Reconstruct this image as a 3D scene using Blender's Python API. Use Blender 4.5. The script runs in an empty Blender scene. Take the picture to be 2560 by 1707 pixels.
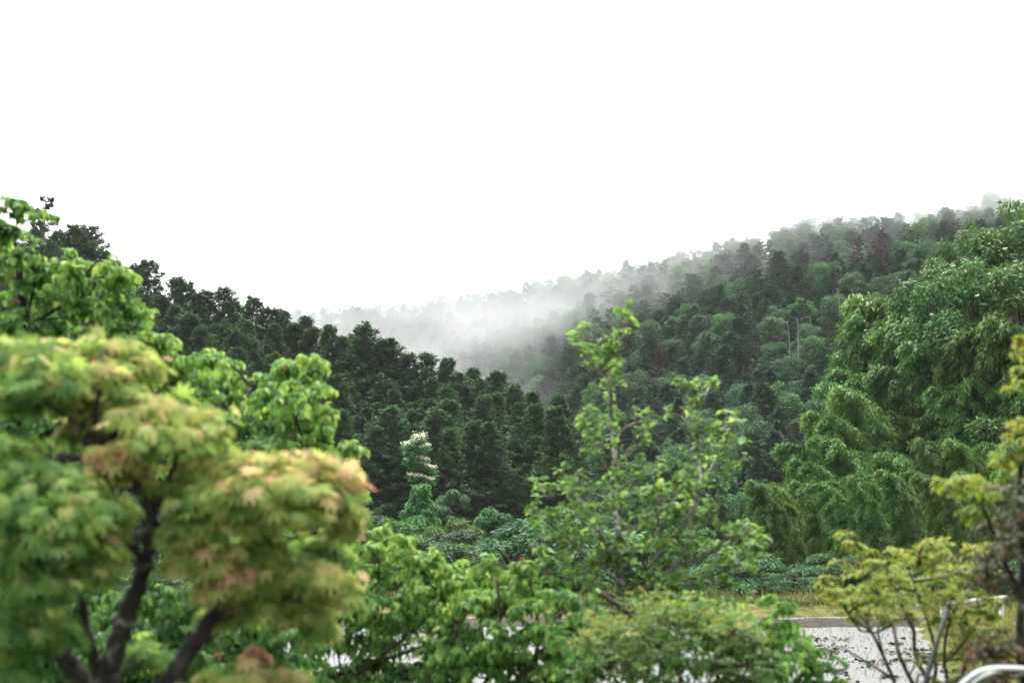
import bpy, math
import numpy as np

S = bpy.context.scene
COL = S.collection

# ---------------------------------------------------------------- camera
F_PX = 50.0 / 36.0 * 2560.0
PITCH = math.radians(7.87)
CAM_Z = 1.9
cam_d = bpy.data.cameras.new("camera")
cam_d.lens = 50.0
cam_d.sensor_width = 36.0
cam_d.clip_start = 0.1
cam_d.clip_end = 6000.0
cam_d.dof.use_dof = True
cam_d.dof.focus_distance = 95.0
cam_d.dof.aperture_fstop = 2.2
cam = bpy.data.objects.new("camera", cam_d)
cam.location = (0, 0, CAM_Z)
cam.rotation_euler = (math.radians(90) + PITCH, 0, 0)
COL.objects.link(cam)
S.camera = cam

# ---------------------------------------------------------------- sky and sun (overcast)
SUN_EL, SUN_AZ = math.radians(62), math.radians(-35)
w = bpy.data.worlds.new("World")
S.world = w
w.use_nodes = True
nt = w.node_tree
nt.nodes.clear()
sky = nt.nodes.new("ShaderNodeTexSky")
sky.sky_type = 'NISHITA'
sky.sun_disc = False
sky.sun_elevation = SUN_EL
sky.sun_rotation = SUN_AZ
sky.dust_density = 4.0
hsv = nt.nodes.new("ShaderNodeHueSaturation")
hsv.inputs['Saturation'].default_value = 0.06
bg = nt.nodes.new("ShaderNodeBackground")
bg.inputs['Strength'].default_value = 0.15
out = nt.nodes.new("ShaderNodeOutputWorld")
nt.links.new(sky.outputs[0], hsv.inputs['Color'])
nt.links.new(hsv.outputs[0], bg.inputs['Color'])
nt.links.new(bg.outputs[0], out.inputs['Surface'])
sun_d = bpy.data.lights.new("sun", 'SUN')
sun_d.energy = 1.5
sun_d.angle = math.radians(35)
sun_d.color = (1.0, 0.97, 0.92)
sun = bpy.data.objects.new("sun", sun_d)
sun.rotation_euler = (math.radians(90) - SUN_EL, 0, SUN_AZ + math.radians(180))
COL.objects.link(sun)

S.view_settings.view_transform = 'Standard'
S.view_settings.look = 'None'
S.view_settings.gamma = 1.0
S.view_settings.exposure = 1.75
cy = S.cycles
cy.max_bounces = 6
cy.diffuse_bounces = 3
cy.glossy_bounces = 2
cy.transmission_bounces = 3
cy.volume_bounces = 2
cy.transparent_max_bounces = 8
cy.caustics_reflective = False
cy.caustics_refractive = False
cy.use_denoising = True
cy.denoiser = "OPENIMAGEDENOISE"
cy.volume_max_steps = 128


def P(px, py, D):
    """photo pixel (2560 x 1707) at a forward distance D in metres -> world point"""
    xc, yc = (px - 1280.0) / F_PX, (853.5 - py) / F_PX
    c, s = math.cos(PITCH), math.sin(PITCH)
    k = D / (c - yc * s)
    return np.array([xc * k, D, CAM_Z + (s + yc * c) * k])


# ---------------------------------------------------------------- materials
def new_mat(name):
    m = bpy.data.materials.new(name)
    m.use_nodes = True
    m.node_tree.nodes.clear()
    return m, m.node_tree.nodes, m.node_tree.links


def ramp(nodes, stops):
    r = nodes.new("ShaderNodeValToRGB")
    e = r.color_ramp.elements
    while len(e) < len(stops):
        e.new(0.5)
    for el, (p, c) in zip(e, stops):
        el.position = p
        el.color = (*c, 1)
    return r


def leaf_mat(name, stops, trans=0.3, rough=0.5, spec=0.3, vary=0.25, huevary=0.03):
    m, n, l = new_mat(name)
    at = n.new("ShaderNodeAttribute")
    at.attribute_name = "tint"
    r = ramp(n, stops)
    l.new(at.outputs['Fac'], r.inputs[0])
    oi = n.new("ShaderNodeObjectInfo")
    mv = n.new("ShaderNodeMapRange")
    mv.inputs['To Min'].default_value = 1 - vary
    mv.inputs['To Max'].default_value = 1 + vary
    l.new(oi.outputs['Random'], mv.inputs['Value'])
    mu = n.new("ShaderNodeMath")
    mu.operation = 'MULTIPLY'
    mu.inputs[1].default_value = 7.13
    l.new(oi.outputs['Random'], mu.inputs[0])
    fr = n.new("ShaderNodeMath")
    fr.operation = 'FRACT'
    l.new(mu.outputs[0], fr.inputs[0])
    mh = n.new("ShaderNodeMapRange")
    mh.inputs['To Min'].default_value = 0.5 - huevary
    mh.inputs['To Max'].default_value = 0.5 + huevary
    l.new(fr.outputs[0], mh.inputs['Value'])
    h = n.new("ShaderNodeHueSaturation")
    l.new(mh.outputs[0], h.inputs['Hue'])
    l.new(mv.outputs[0], h.inputs['Value'])
    l.new(r.outputs[0], h.inputs['Color'])
    b = n.new("ShaderNodeBsdfPrincipled")
    b.inputs['Roughness'].default_value = rough
    b.inputs['Specular IOR Level'].default_value = spec
    l.new(h.outputs[0], b.inputs['Base Color'])
    o = n.new("ShaderNodeOutputMaterial")
    if trans > 0:
        t = n.new("ShaderNodeBsdfTranslucent")
        h2 = n.new("ShaderNodeHueSaturation")
        h2.inputs['Saturation'].default_value = 1.1
        h2.inputs['Value'].default_value = 1.5
        h2.inputs['Hue'].default_value = 0.485
        l.new(h.outputs[0], h2.inputs['Color'])
        l.new(h2.outputs[0], t.inputs['Color'])
        mx = n.new("ShaderNodeMixShader")
        mx.inputs[0].default_value = trans
        l.new(b.outputs[0], mx.inputs[1])
        l.new(t.outputs[0], mx.inputs[2])
        l.new(mx.outputs[0], o.inputs['Surface'])
    else:
        l.new(b.outputs[0], o.inputs['Surface'])
    return m


def noise_mat(name, stops, scale, rough=0.85, bump=0.0, detail=6.0, spec=0.3, dist=0.0, metal=0.0):
    m, n, l = new_mat(name)
    tc = n.new("ShaderNodeTexCoord")
    nz = n.new("ShaderNodeTexNoise")
    nz.inputs['Scale'].default_value = scale
    nz.inputs['Detail'].default_value = detail
    nz.inputs['Distortion'].default_value = dist
    l.new(tc.outputs['Object'], nz.inputs['Vector'])
    r = ramp(n, stops)
    l.new(nz.outputs['Fac'], r.inputs[0])
    b = n.new("ShaderNodeBsdfPrincipled")
    b.inputs['Roughness'].default_value = rough
    b.inputs['Specular IOR Level'].default_value = spec
    b.inputs['Metallic'].default_value = metal
    l.new(r.outputs[0], b.inputs['Base Color'])
    if bump:
        bp = n.new("ShaderNodeBump")
        bp.inputs['Strength'].default_value = bump
        bp.inputs['Distance'].default_value = 0.02
        l.new(nz.outputs['Fac'], bp.inputs['Height'])
        l.new(bp.outputs[0], b.inputs['Normal'])
    o = n.new("ShaderNodeOutputMaterial")
    l.new(b.outputs[0], o.inputs['Surface'])
    return m


M = {}
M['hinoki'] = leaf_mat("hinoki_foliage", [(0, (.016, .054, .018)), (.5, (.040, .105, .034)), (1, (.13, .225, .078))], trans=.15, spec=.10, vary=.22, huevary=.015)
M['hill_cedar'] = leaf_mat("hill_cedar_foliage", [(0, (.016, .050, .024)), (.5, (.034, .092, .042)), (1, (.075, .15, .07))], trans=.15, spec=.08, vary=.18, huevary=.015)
M['pine'] = leaf_mat("pine_needles", [(0, (.020, .050, .024)), (.5, (.038, .082, .040)), (1, (.072, .125, .062))], trans=.1, spec=.08, vary=.18, huevary=.02)
M['dying'] = leaf_mat("brown_needles", [(0, (.040, .032, .024)), (.6, (.085, .060, .044)), (1, (.13, .09, .065))], trans=.1, spec=.08, vary=.2)
M['broad'] = leaf_mat("broadleaf_foliage", [(0, (.022, .066, .026)), (.5, (.046, .125, .048)), (1, (.10, .21, .08))], trans=.25, spec=.12, vary=.22, huevary=.02)
M['fresh'] = leaf_mat("fresh_green_foliage", [(0, (.032, .10, .030)), (.5, (.068, .19, .052)), (1, (.15, .31, .09))], trans=.3, spec=.12, vary=.10, huevary=.01)
M['willow'] = leaf_mat("yellow_green_foliage", [(0, (.035, .085, .018)), (.5, (.075, .16, .034)), (1, (.14, .24, .06))], trans=.3, spec=.15, vary=.12)
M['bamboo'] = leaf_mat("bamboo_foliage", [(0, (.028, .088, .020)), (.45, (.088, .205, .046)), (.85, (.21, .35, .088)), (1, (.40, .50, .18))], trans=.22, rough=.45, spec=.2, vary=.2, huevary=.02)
M['magnolia'] = leaf_mat("magnolia_foliage", [(0, (.024, .080, .020)), (.5, (.060, .155, .036)), (1, (.15, .28, .07))], trans=.25, rough=.45, spec=.2, vary=.2, huevary=.02)
M['white_flower'] = leaf_mat("cream_blossom", [(0, (.55, .58, .38)), (1, (.85, .84, .70))], trans=.2, vary=.05, huevary=0)
M['green_leaf'] = leaf_mat("garden_leaf", [(0, (.034, .100, .026)), (.45, (.082, .205, .052)), (.8, (.19, .36, .088)), (1, (.36, .50, .13))], trans=.45, rough=.5, spec=.2, vary=.05, huevary=.0)
M['pear_leaf'] = leaf_mat("rounded_leaf", [(0, (.040, .10, .028)), (.45, (.10, .21, .055)), (.8, (.20, .34, .085)), (1, (.38, .46, .10))], trans=.4, rough=.5, spec=.2, vary=.05, huevary=.0)
M['maple_leaf'] = leaf_mat("maple_leaf", [(0, (.075, .19, .052)), (.3, (.18, .32, .085)), (.5, (.33, .43, .12)), (.68, (.50, .50, .18)), (.84, (.62, .50, .27)), (1, (.60, .34, .26))], trans=.5, rough=.6, spec=.15, vary=.03, huevary=0)
M['lime_leaf'] = leaf_mat("yellow_green_leaf", [(0, (.06, .12, .022)), (.5, (.16, .25, .04)), (.8, (.30, .38, .07)), (1, (.36, .30, .09))], trans=.4, spec=.2, vary=.04, huevary=0)
M['fine_leaf'] = leaf_mat("fine_shrub_leaf", [(0, (.035, .095, .022)), (.5, (.095, .20, .04)), (.85, (.22, .30, .055)), (1, (.36, .22, .05))], trans=.35, vary=.04, huevary=0)
M['rust_leaf'] = leaf_mat("rusty_leaf", [(0, (.025, .050, .018)), (.5, (.06, .085, .03)), (.78, (.11, .085, .045)), (1, (.17, .075, .05))], trans=.3, vary=.04, huevary=0)
M['coral'] = leaf_mat("coral_fruit", [(0, (.16, .06, .035)), (1, (.52, .17, .11))], trans=.2, vary=.05, huevary=0)
M['grass'] = leaf_mat("bank_grass", [(0, (.07, .09, .025)), (.5, (.16, .17, .05)), (1, (.30, .27, .10))], trans=.3, vary=0, huevary=0)
M['bush'] = leaf_mat("grey_green_foliage", [(0, (.028, .045, .024)), (.5, (.05, .075, .038)), (1, (.09, .115, .06))], trans=.2, spec=.06, vary=.1)
M['bark'] = noise_mat("brown_bark", [(.3, (.035, .026, .02)), (.7, (.11, .085, .065))], 9, bump=.5)
M['dark_bark'] = noise_mat("dark_lichen_bark", [(.35, (.008, .007, .006)), (.56, (.025, .021, .017)), (.64, (.05, .047, .038)), (.72, (.26, .27, .23))], 14, bump=.9, dist=.6)
M['twig'] = noise_mat("dark_twig_bark", [(.3, (.03, .022, .016)), (.7, (.10, .075, .055))], 30, bump=.3)
M['pale_bark'] = noise_mat("pale_grey_bark", [(.3, (.06, .05, .04)), (.5, (.20, .19, .165)), (.75, (.42, .41, .37))], 22, bump=.3)
M['pine_bark'] = noise_mat("pine_bark", [(.3, (.09, .055, .04)), (.7, (.24, .17, .13))], 3)
M['dead_wood'] = noise_mat("bleached_dead_wood", [(.3, (.16, .15, .135)), (.7, (.28, .27, .25))], 3)
M['culm'] = noise_mat("bamboo_culm", [(.3, (.06, .09, .03)), (.7, (.13, .16, .06))], 3, rough=.4)
M['earth'] = noise_mat("mud", [(.3, (.022, .017, .012)), (.7, (.06, .047, .034))], 5, bump=.8, rough=.8, spec=.1)
M['turf'] = noise_mat("dry_bank_turf", [(.3, (.05, .06, .02)), (.5, (.10, .11, .04)), (.7, (.16, .14, .06))], 3, bump=.6, rough=1.0, spec=0)
M['galv'] = noise_mat("galvanised_steel", [(.3, (.05, .055, .06)), (.7, (.09, .098, .105))], 40, rough=.55, spec=.3)
M['white_pipe'] = noise_mat("white_plastic_pipe", [(.3, (.62, .64, .65)), (.7, (.78, .80, .80))], 20, rough=.35, spec=.5)
M['white_steel'] = noise_mat("white_painted_steel", [(.25, (.30, .30, .28)), (.6, (.50, .50, .49))], 6, rough=.45)
M['concrete'] = noise_mat("pale_concrete", [(.3, (.26, .25, .22)), (.7, (.42, .40, .36))], 5, bump=.3)


# ---------------------------------------------------------------- mesh helpers
def nrm(a):
    return a / np.maximum(np.linalg.norm(a, axis=-1, keepdims=True), 1e-9)


DIAMOND = (np.array([[0, 0, 0], [.45, .5, .04], [1, 0, -.10], [.45, -.5, .04]]), [(0, 1, 2, 3)])
_s = [(.0, 0), (.22, .40), (.5, .5), (.78, .30), (1.0, 0)]
OVATE = (np.array([[0, 0, 0]] + [[t * (1 - .10 * t), sgn * wd, .11 * abs(sgn) * wd * 2 - .42 * t * t] for t, wd in _s[1:4] for sgn in (1, 0, -1)] + [[.90, 0, -.48]]),
         [(0, 1, 2), (0, 2, 3), (1, 4, 5, 2), (2, 5, 6, 3), (4, 7, 8, 5), (5, 8, 9, 6), (7, 10, 8), (8, 10, 9)])


def _palmate():
    v, f = [], []
    for a, ln in ((-118, .50), (-76, .78), (-37, .95), (0, 1.0), (37, .95), (76, .78), (118, .50)):
        c, s = math.cos(math.radians(a)), math.sin(math.radians(a))
        b = len(v)
        for t, wd in ((0, 0), (.5, .13), (1, 0), (.5, -.13)):
            x, y = ln * (t * c - wd * s), ln * (t * s + wd * c)
            v.append([x, y, -.38 * (x * x + y * y)])
        f.append((b, b + 1, b + 2, b + 3))
    return np.array(v), f


PALMATE = _palmate()


class Leaves:
    def __init__(self):
        self.c = [[], [], [], [], [], []]

    def add(self, p, d, n, L, W, t):
        p = np.atleast_2d(p)
        k = len(p)
        for lst, a in zip(self.c, (p, np.broadcast_to(d, (k, 3)), np.broadcast_to(n, (k, 3)))):
            lst.append(np.array(a, float))
        for lst, a in zip(self.c[3:], (L, W, t)):
            lst.append(np.broadcast_to(np.asarray(a, float), (k,)).copy())

    def mesh(self, name, mat, tpl=DIAMOND, smooth=False):
        p, d, n, L, W, t = [np.concatenate(x) for x in self.c]
        d = nrm(d)
        s = nrm(np.cross(n, d))
        n = np.cross(d, s)
        T, F = tpl
        k, N = len(T), len(p)
        V = (p[:, None] + d[:, None] * (L[:, None] * T[None, :, 0])[..., None]
             + s[:, None] * (W[:, None] * T[None, :, 1])[..., None] + n[:, None] * (L[:, None] * T[None, :, 2])[..., None]).reshape(-1, 3)
        flat = np.concatenate([np.array(f) for f in F])
        cnt = np.array([len(f) for f in F])
        idx = (flat[None] + (np.arange(N) * k)[:, None]).ravel()
        me = raw_mesh(name, V, idx, np.tile(cnt, N), mat, smooth)
        at = me.attributes.new("tint", 'FLOAT', 'POINT')
        at.data.foreach_set("value", np.repeat(np.clip(t, 0, 1), k).astype(np.float32))
        return me


def raw_mesh(name, V, idx, cnt, mat, smooth=False):
    me = bpy.data.meshes.new(name)
    me.vertices.add(len(V))
    me.vertices.foreach_set("co", np.asarray(V, np.float32).ravel())
    me.loops.add(len(idx))
    me.loops.foreach_set("vertex_index", np.asarray(idx, np.int32))
    me.polygons.add(len(cnt))
    st = np.concatenate([[0], np.cumsum(cnt)[:-1]])
    me.polygons.foreach_set("loop_start", st.astype(np.int32))
    if smooth:
        me.polygons.foreach_set("use_smooth", np.ones(len(cnt), bool))
    me.update(calc_edges=True)
    if mat is not None:
        me.materials.append(mat)
    return me


class Tubes:
    def __init__(self, sides=6):
        self.V, self.I, self.C, self.n, self.s = [], [], [], 0, sides

    def add(self, pts, rad, sides=None):
        pts = np.asarray(pts, float)
        m, k = len(pts), sides or self.s
        rad = np.broadcast_to(np.asarray(rad, float), (m,))
        tg = nrm(np.gradient(pts, axis=0))
        up = np.array([0.31, 0.52, 0.79])
        a = nrm(np.cross(tg, up))
        b = np.cross(tg, a)
        th = np.arange(k) * 2 * math.pi / k
        ring = pts[:, None] + rad[:, None, None] * (a[:, None] * np.cos(th)[None, :, None] + b[:, None] * np.sin(th)[None, :, None])
        self.V.append(ring.reshape(-1, 3))
        for i in range(m - 1):
            j = np.arange(k)
            j2 = (j + 1) % k
            q = np.stack([i * k + j, i * k + j2, (i + 1) * k + j2, (i + 1) * k + j], 1) + self.n
            self.I.append(q.ravel())
            self.C += [4] * k
        for e, rev in ((0, True), (m - 1, False)):
            c = e * k + np.arange(k) + self.n
            self.I.append(c[::-1] if rev else c)
            self.C.append(k)
        self.n += m * k

    def mesh(self, name, mat):
        return raw_mesh(name, np.concatenate(self.V), np.concatenate(self.I), np.array(self.C), mat, True)


def smooth_path(pts, n=8):
    """Catmull-Rom through control points"""
    p = np.asarray(pts, float)
    if len(p) == 2:
        return p[0] + (p[1] - p[0]) * np.linspace(0, 1, n)[:, None]
    q = np.vstack([2 * p[0] - p[1], p, 2 * p[-1] - p[-2]])
    o = []
    for i in range(len(p) - 1):
        a, b, c, d = q[i:i + 4]
        t = np.linspace(0, 1, n, endpoint=False)[:, None]
        o.append(.5 * (2 * b + (c - a) * t + (2 * a - 5 * b + 4 * c - d) * t ** 2 + (3 * b - a - 3 * c + d) * t ** 3))
    o.append(p[-1:])
    return np.concatenate(o)


def link(name, me, parent=None):
    o = bpy.data.objects.new(name, me)
    COL.objects.link(o)
    if parent is not None:
        o.parent = parent
    return o


def thing(name, label, cat, loc=(0, 0, 0), rz=0.0, sc=1.0, group=None):
    e = bpy.data.objects.new(name, None)
    e.empty_display_size = 0.3
    e.location = loc
    e.rotation_euler = (0, 0, rz)
    e.scale = (sc, sc, sc) if np.isscalar(sc) else sc
    COL.objects.link(e)
    e['label'] = label
    e['category'] = cat
    if group:
        e['group'] = group
    return e


def structure(name, me, kind='structure'):
    o = link(name, me)
    o['kind'] = kind
    return o


def rand_dir(rng, n, zmin=-1.0, zmax=1.0):
    z = rng.uniform(zmin, zmax, n)
    a = rng.uniform(0, 2 * math.pi, n)
    r = np.sqrt(np.maximum(0, 1 - z * z))
    return np.stack([r * np.cos(a), r * np.sin(a), z], 1)


def sm(a, b, x):
    t = np.clip((x - a) / (b - a), 0, 1)
    return t * t * (3 - 2 * t)


# ---------------------------------------------------------------- terrain
SPUR_PX = np.array([-900, -300, 0, 200, 330, 560, 700, 800, 1050, 1250, 1350, 1430, 1500, 1600])
SPUR_PY = np.array([470, 500, 575, 620, 690, 745, 805, 850, 905, 970, 1010, 1110, 1230, 1360])
HILL_PX = np.array([-2500, -300, 700, 1000, 1200, 1300, 1500, 1700, 1900, 2100, 2300, 2560, 3000, 5000])
HILL_YC = np.array([430, 420, 400, 390, 340, 305, 270, 250, 235, 230, 225, 220, 215, 210])
HILL_PY = np.array([700, 740, 775, 748, 728, 712, 675, 632, 575, 535, 515, 478, 420, 300])
HILL_YB = np.array([260, 240, 225, 200, 165, 150, 118, 110, 106, 104, 102, 100, 98, 96])


def terrain(x, y):
    x, y = np.broadcast_arrays(np.asarray(x, float), np.asarray(y, float))
    yy = np.maximum(y, 1.0)
    u = np.where(y > 20, x / yy, x / 20.0) * F_PX + 1280
    z = np.full(x.shape, .30)
    # spur on the near side
    zc = np.maximum(0, (1345 - np.interp(u, SPUR_PX, SPUR_PY)) / F_PX * 130 + CAM_Z - 11.4)
    s = np.clip((y - 94) / 36.0, 0, 1)
    fall = 1 - sm(132, 205, y)
    z = z + zc * (.35 * sm(0, 1, s) + .65 * s) * fall
    # long hill behind
    yc = np.interp(u, HILL_PX, HILL_YC)
    yb = np.interp(u, HILL_PX, HILL_YB)
    hz = np.maximum(0, (1345 - np.interp(u, HILL_PX, HILL_PY)) / F_PX * yc + CAM_Z - 5.2)
    s = np.clip((y - yb) / (yc - yb), 0, 1)
    back = 1 - .8 * np.clip((y - yc) / 500.0, 0, 1)
    z = np.maximum(z, .3 + hz * (.25 * sm(0, 1, s) + .75 * s) * back)
    # knoll under the bamboo
    z = z + 2.6 * sm(1950, 2500, u) * sm(44, 66, y) * (1 - sm(84, 110, y))
    # small unevenness on the slopes
    z = z + np.clip((y - 60) / 60, 0, 1) * (.5 * np.sin(x * .21 + y * .13) + .4 * np.sin(x * .37 - y * .29))
    # flooded paddy hollow, its bed under the water
    px_edge = 5.9 + (y - 19) * .25
    paddy = (y > 13.2) & (y < 36.3) & (x < px_edge + 1.6) & (x > -60)
    return np.where(paddy, -.18, z)


xs = np.unique(np.concatenate([[-2500, -1600, -1000, -700, -500, -400], np.arange(-320, -60, 8), np.arange(-60, 60, 1.5), np.arange(60, 321, 8), [400, 500, 700, 1000, 1600, 2500]]))
ys = np.unique(np.concatenate([[-2500, -1600, -1000, -500, -200, -100, -50, -20], np.arange(0, 12, 4), np.arange(12, 46, .5), np.arange(46, 160, 2.5), np.arange(160, 480, 7), [520, 600, 700, 900, 1200, 1700, 2500]]))
GX, GY = np.meshgrid(xs, ys)
GZ = terrain(GX, GY)
nx, ny = len(xs), len(ys)
ii, jj = np.meshgrid(np.arange(nx - 1), np.arange(ny - 1))
a = (jj * nx + ii).ravel()
quads = np.stack([a, a + 1, a + 1 + nx, a + nx], 1)
M['ground'] = noise_mat("dark_undergrowth", [(.3, (.010, .018, .007)), (.5, (.020, .032, .012)), (.7, (.032, .036, .018))], .8, bump=.4, rough=1.0, spec=0.0)
structure('ground', raw_mesh('ground', np.stack([GX, GY, GZ], -1).reshape(-1, 3), quads.ravel(), np.full(len(quads), 4), M['ground'], True))


# water of the flooded paddy
def water_mat():
    m, n, l = new_mat("paddy_water")
    tc = n.new("ShaderNodeTexCoord")
    mp = n.new("ShaderNodeMapping")
    mp.inputs['Scale'].default_value = (1.0, .5, 1.0)
    l.new(tc.outputs['Object'], mp.inputs['Vector'])
    nz = n.new("ShaderNodeTexNoise")
    nz.inputs['Scale'].default_value = 9.0
    nz.inputs['Detail'].default_value = 4.0
    l.new(mp.outputs[0], nz.inputs['Vector'])
    bp = n.new("ShaderNodeBump")
    bp.inputs['Strength'].default_value = 1.0
    bp.inputs['Distance'].default_value = .05
    l.new(nz.outputs['Fac'], bp.inputs['Height'])
    b = n.new("ShaderNodeBsdfPrincipled")
    b.inputs['Base Color'].default_value = (.14, .138, .135, 1)
    b.inputs['Roughness'].default_value = .38
    b.inputs['IOR'].default_value = 1.33
    b.inputs['Specular IOR Level'].default_value = .5
    l.new(bp.outputs[0], b.inputs['Normal'])
    o = n.new("ShaderNodeOutputMaterial")
    l.new(b.outputs[0], o.inputs['Surface'])
    return m


M['water'] = water_mat()
V, I, C = [], [], []
for y0, y1 in ((13.0, 31.9), (33.7, 36.0)):
    b0 = len(V)
    V += [(-55, y0, 0), (6.9 + (y0 - 19) * .25, y0, 0), (6.9 + (y1 - 19) * .25, y1, 0), (-55, y1, 0)]
    I += [b0, b0 + 1, b0 + 2, b0 + 3]
    C.append(4)
structure('water', raw_mesh('water', np.array(V, float), I, C, M['water']))

rng = np.random.default_rng(5)


def ridge(name, x0, x1, yfun, width, height, mat, seed, kind='structure', step=.35):
    """a low earth bank running across the view"""
    r = np.random.default_rng(seed)
    X = np.arange(x0, x1, step)
    prof = [(-1, -.25), (-.75, .35), (-.4, .85), (0, 1), (.4, .95), (.8, .6), (1, -.25)]
    V = []
    for x in X:
        wob = r.normal(0, .11) + .35 * math.sin(x * .9) * math.sin(x * .31)
        for q, h in prof:
            V.append((x, yfun(x) + q * width + wob * 2 * width * .3, h * height * (1 + r.normal(0, .12))))
    k = len(prof)
    i, j = np.meshgrid(np.arange(len(X) - 1), np.arange(k - 1), indexing='ij')
    a = (i * k + j).ravel()
    q = np.stack([a, a + k, a + k + 1, a + 1], 1)
    return structure(name, raw_mesh(name, np.array(V), q.ravel(), np.full(len(q), 4), mat, False), kind)


ridge('mud_ridge', -55, 9.6, lambda x: 32.5 + .15 * math.sin(x * .5) + .1 * math.sin(x * 1.7), 1.3, .11, M['earth'], 3)
ridge('bank', -58, 40, lambda x: 37.3 + .15 * math.sin(x * .7), 2.4, .26, M['turf'], 4)

# the paddy's earth edge on the guardrail side
V = []
Yb_ = np.arange(12, 36.5, .35)
r_ = np.random.default_rng(8)
prof = [(-1.1, -.2), (-.8, .06), (-.45, .17), (.1, .26), (1.0, .33), (2.6, .34), (4.2, .30)]
for y in Yb_:
    wob = r_.normal(0, .06)
    for q, h in prof:
        V.append((6.6 + (y - 19) * .25 + q + (wob if q < 0 else 0), y, h + r_.normal(0, .015)))
k = len(prof)
i, j = np.meshgrid(np.arange(len(Yb_) - 1), np.arange(k - 1), indexing='ij')
a = (i * k + j).ravel()
q = np.stack([a, a + 1, a + k + 1, a + k], 1)
structure('verge', raw_mesh('verge', np.array(V), q.ravel(), np.full(len(q), 4), M['turf']))

# mud clods and seedlings in the paddy
cl = Leaves()
for k in range(30):
    px, py = rng.uniform(1980, 2390), rng.uniform(1575, 1700) if k % 3 else rng.uniform(1590, 1660)
    D = CAM_Z / ((py - 1345) / F_PX)
    c = np.array([(px - 1280) / F_PX * D, D, 0])
    n = rng.integers(10, 40)
    p = c + rng.normal(0, 1, (n, 3)) * np.array([.14, .30, 0]) * rng.uniform(.5, 1.5)
    cl.add(p, rand_dir(rng, n, 0, .5), rand_dir(rng, n, .4, 1), rng.uniform(.05, .14, n), rng.uniform(.05, .10, n), rng.uniform(0, 1, n))
n = 260
D = rng.uniform(15, 31, n)
x = rng.uniform(-14, 1, n) * D / 31
p = np.stack([x, D, np.zeros(n)], 1)
cl.add(p, rand_dir(rng, n, 0, .5), rand_dir(rng, n, .4, 1), rng.uniform(.05, .14, n), rng.uniform(.05, .10, n), rng.uniform(0, 1, n))
M['clod'] = leaf_mat("wet_mud_clod", [(0, (.045, .038, .025)), (1, (.12, .105, .075))], trans=0, rough=.5, vary=0, huevary=0)
structure('mud', cl.mesh('mud', M['clod']), 'stuff')
sd = Leaves()
g = [(x + rng.normal(0, .03), y + rng.normal(0, .03)) for y in np.arange(15, 31, .30) for x in np.arange(-14, 9, .30) if x < 5.6 + (y - 19) * .25]
g = np.array(g)
g = g[rng.random(len(g)) < .75]
for q in range(3):
    p = np.column_stack([g, np.zeros(len(g))])
    sd.add(p, nrm(np.column_stack([rng.normal(0, .3, (len(g), 2)), np.ones(len(g))])), rand_dir(rng, len(g), -.2, .2), rng.uniform(.07, .15, len(g)), .008, rng.uniform(.3, .9, len(g)))
structure('rice_seedlings', sd.mesh('rice_seedlings', M['fresh']), 'stuff')

# grass on the far bank and the flat behind it
gr = Leaves()
n = 34000
x = rng.uniform(-24, 26, n)
y = 35.75 + rng.beta(1.1, 2.2, n) * 8
z = np.interp(y, [35.3, 35.8, 36.5, 37.3, 38.1, 38.9, 39.3], [-.1, .06, .20, .25, .25, .25, .26])
gr.add(np.stack([x, y, z - .02], 1), nrm(np.column_stack([rng.normal(0, .5, (n, 2)), np.ones(n)])), rand_dir(rng, n, -.3, .3), rng.uniform(.08, .24, n), rng.uniform(.02, .05, n), np.clip(rng.normal(.5, .25, n) + .25 * np.sin(x * .9) * np.sin(x * .23), 0, 1))
n = 14000
y = rng.uniform(15, 36, n)
x = 6.0 + (y - 19) * .25 + rng.exponential(1.3, n)
gr.add(np.stack([x, y, np.interp(x - 6.6 - (y - 19) * .25, [-1.1, -.8, -.45, .1, 1, 2.6], [-.2, .05, .15, .25, .32, .33])], 1), nrm(np.column_stack([rng.normal(0, .5, (n, 2)), np.ones(n)])), rand_dir(rng, n, -.3, .3), rng.uniform(.1, .3, n), rng.uniform(.012, .03, n), rng.uniform(0, 1, n))
n = 1800
x = rng.uniform(-24, 9, n)
x = x + .3 * np.sin(x * 5)
y = 32.5 + rng.normal(0, .55, n)
gr.add(np.stack([x, y, np.full(n, .04)], 1), nrm(np.column_stack([rng.normal(0, .5, (n, 2)), np.ones(n)])), rand_dir(rng, n, -.3, .3), rng.uniform(.05, .16, n), rng.uniform(.012, .03, n), rng.uniform(0, .6, n))
n = 2600
cx = rng.uniform(-24, 22, 90)[rng.integers(0, 90, n)] + rng.normal(0, .25, n)
cyy = rng.uniform(36.2, 40, n)
gr.add(np.stack([cx, cyy, np.interp(cyy, [36.2, 36.8, 37.3, 38.1, 39.3], [.17, .22, .25, .25, .25])], 1), nrm(np.column_stack([rng.normal(0, .6, (n, 2)), np.ones(n)])), rand_dir(rng, n, -.3, .3), rng.uniform(.2, .5, n), rng.uniform(.03, .07, n), rng.uniform(0, .4, n))
structure('grass', gr.mesh('grass', M['grass']), 'stuff')


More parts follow.
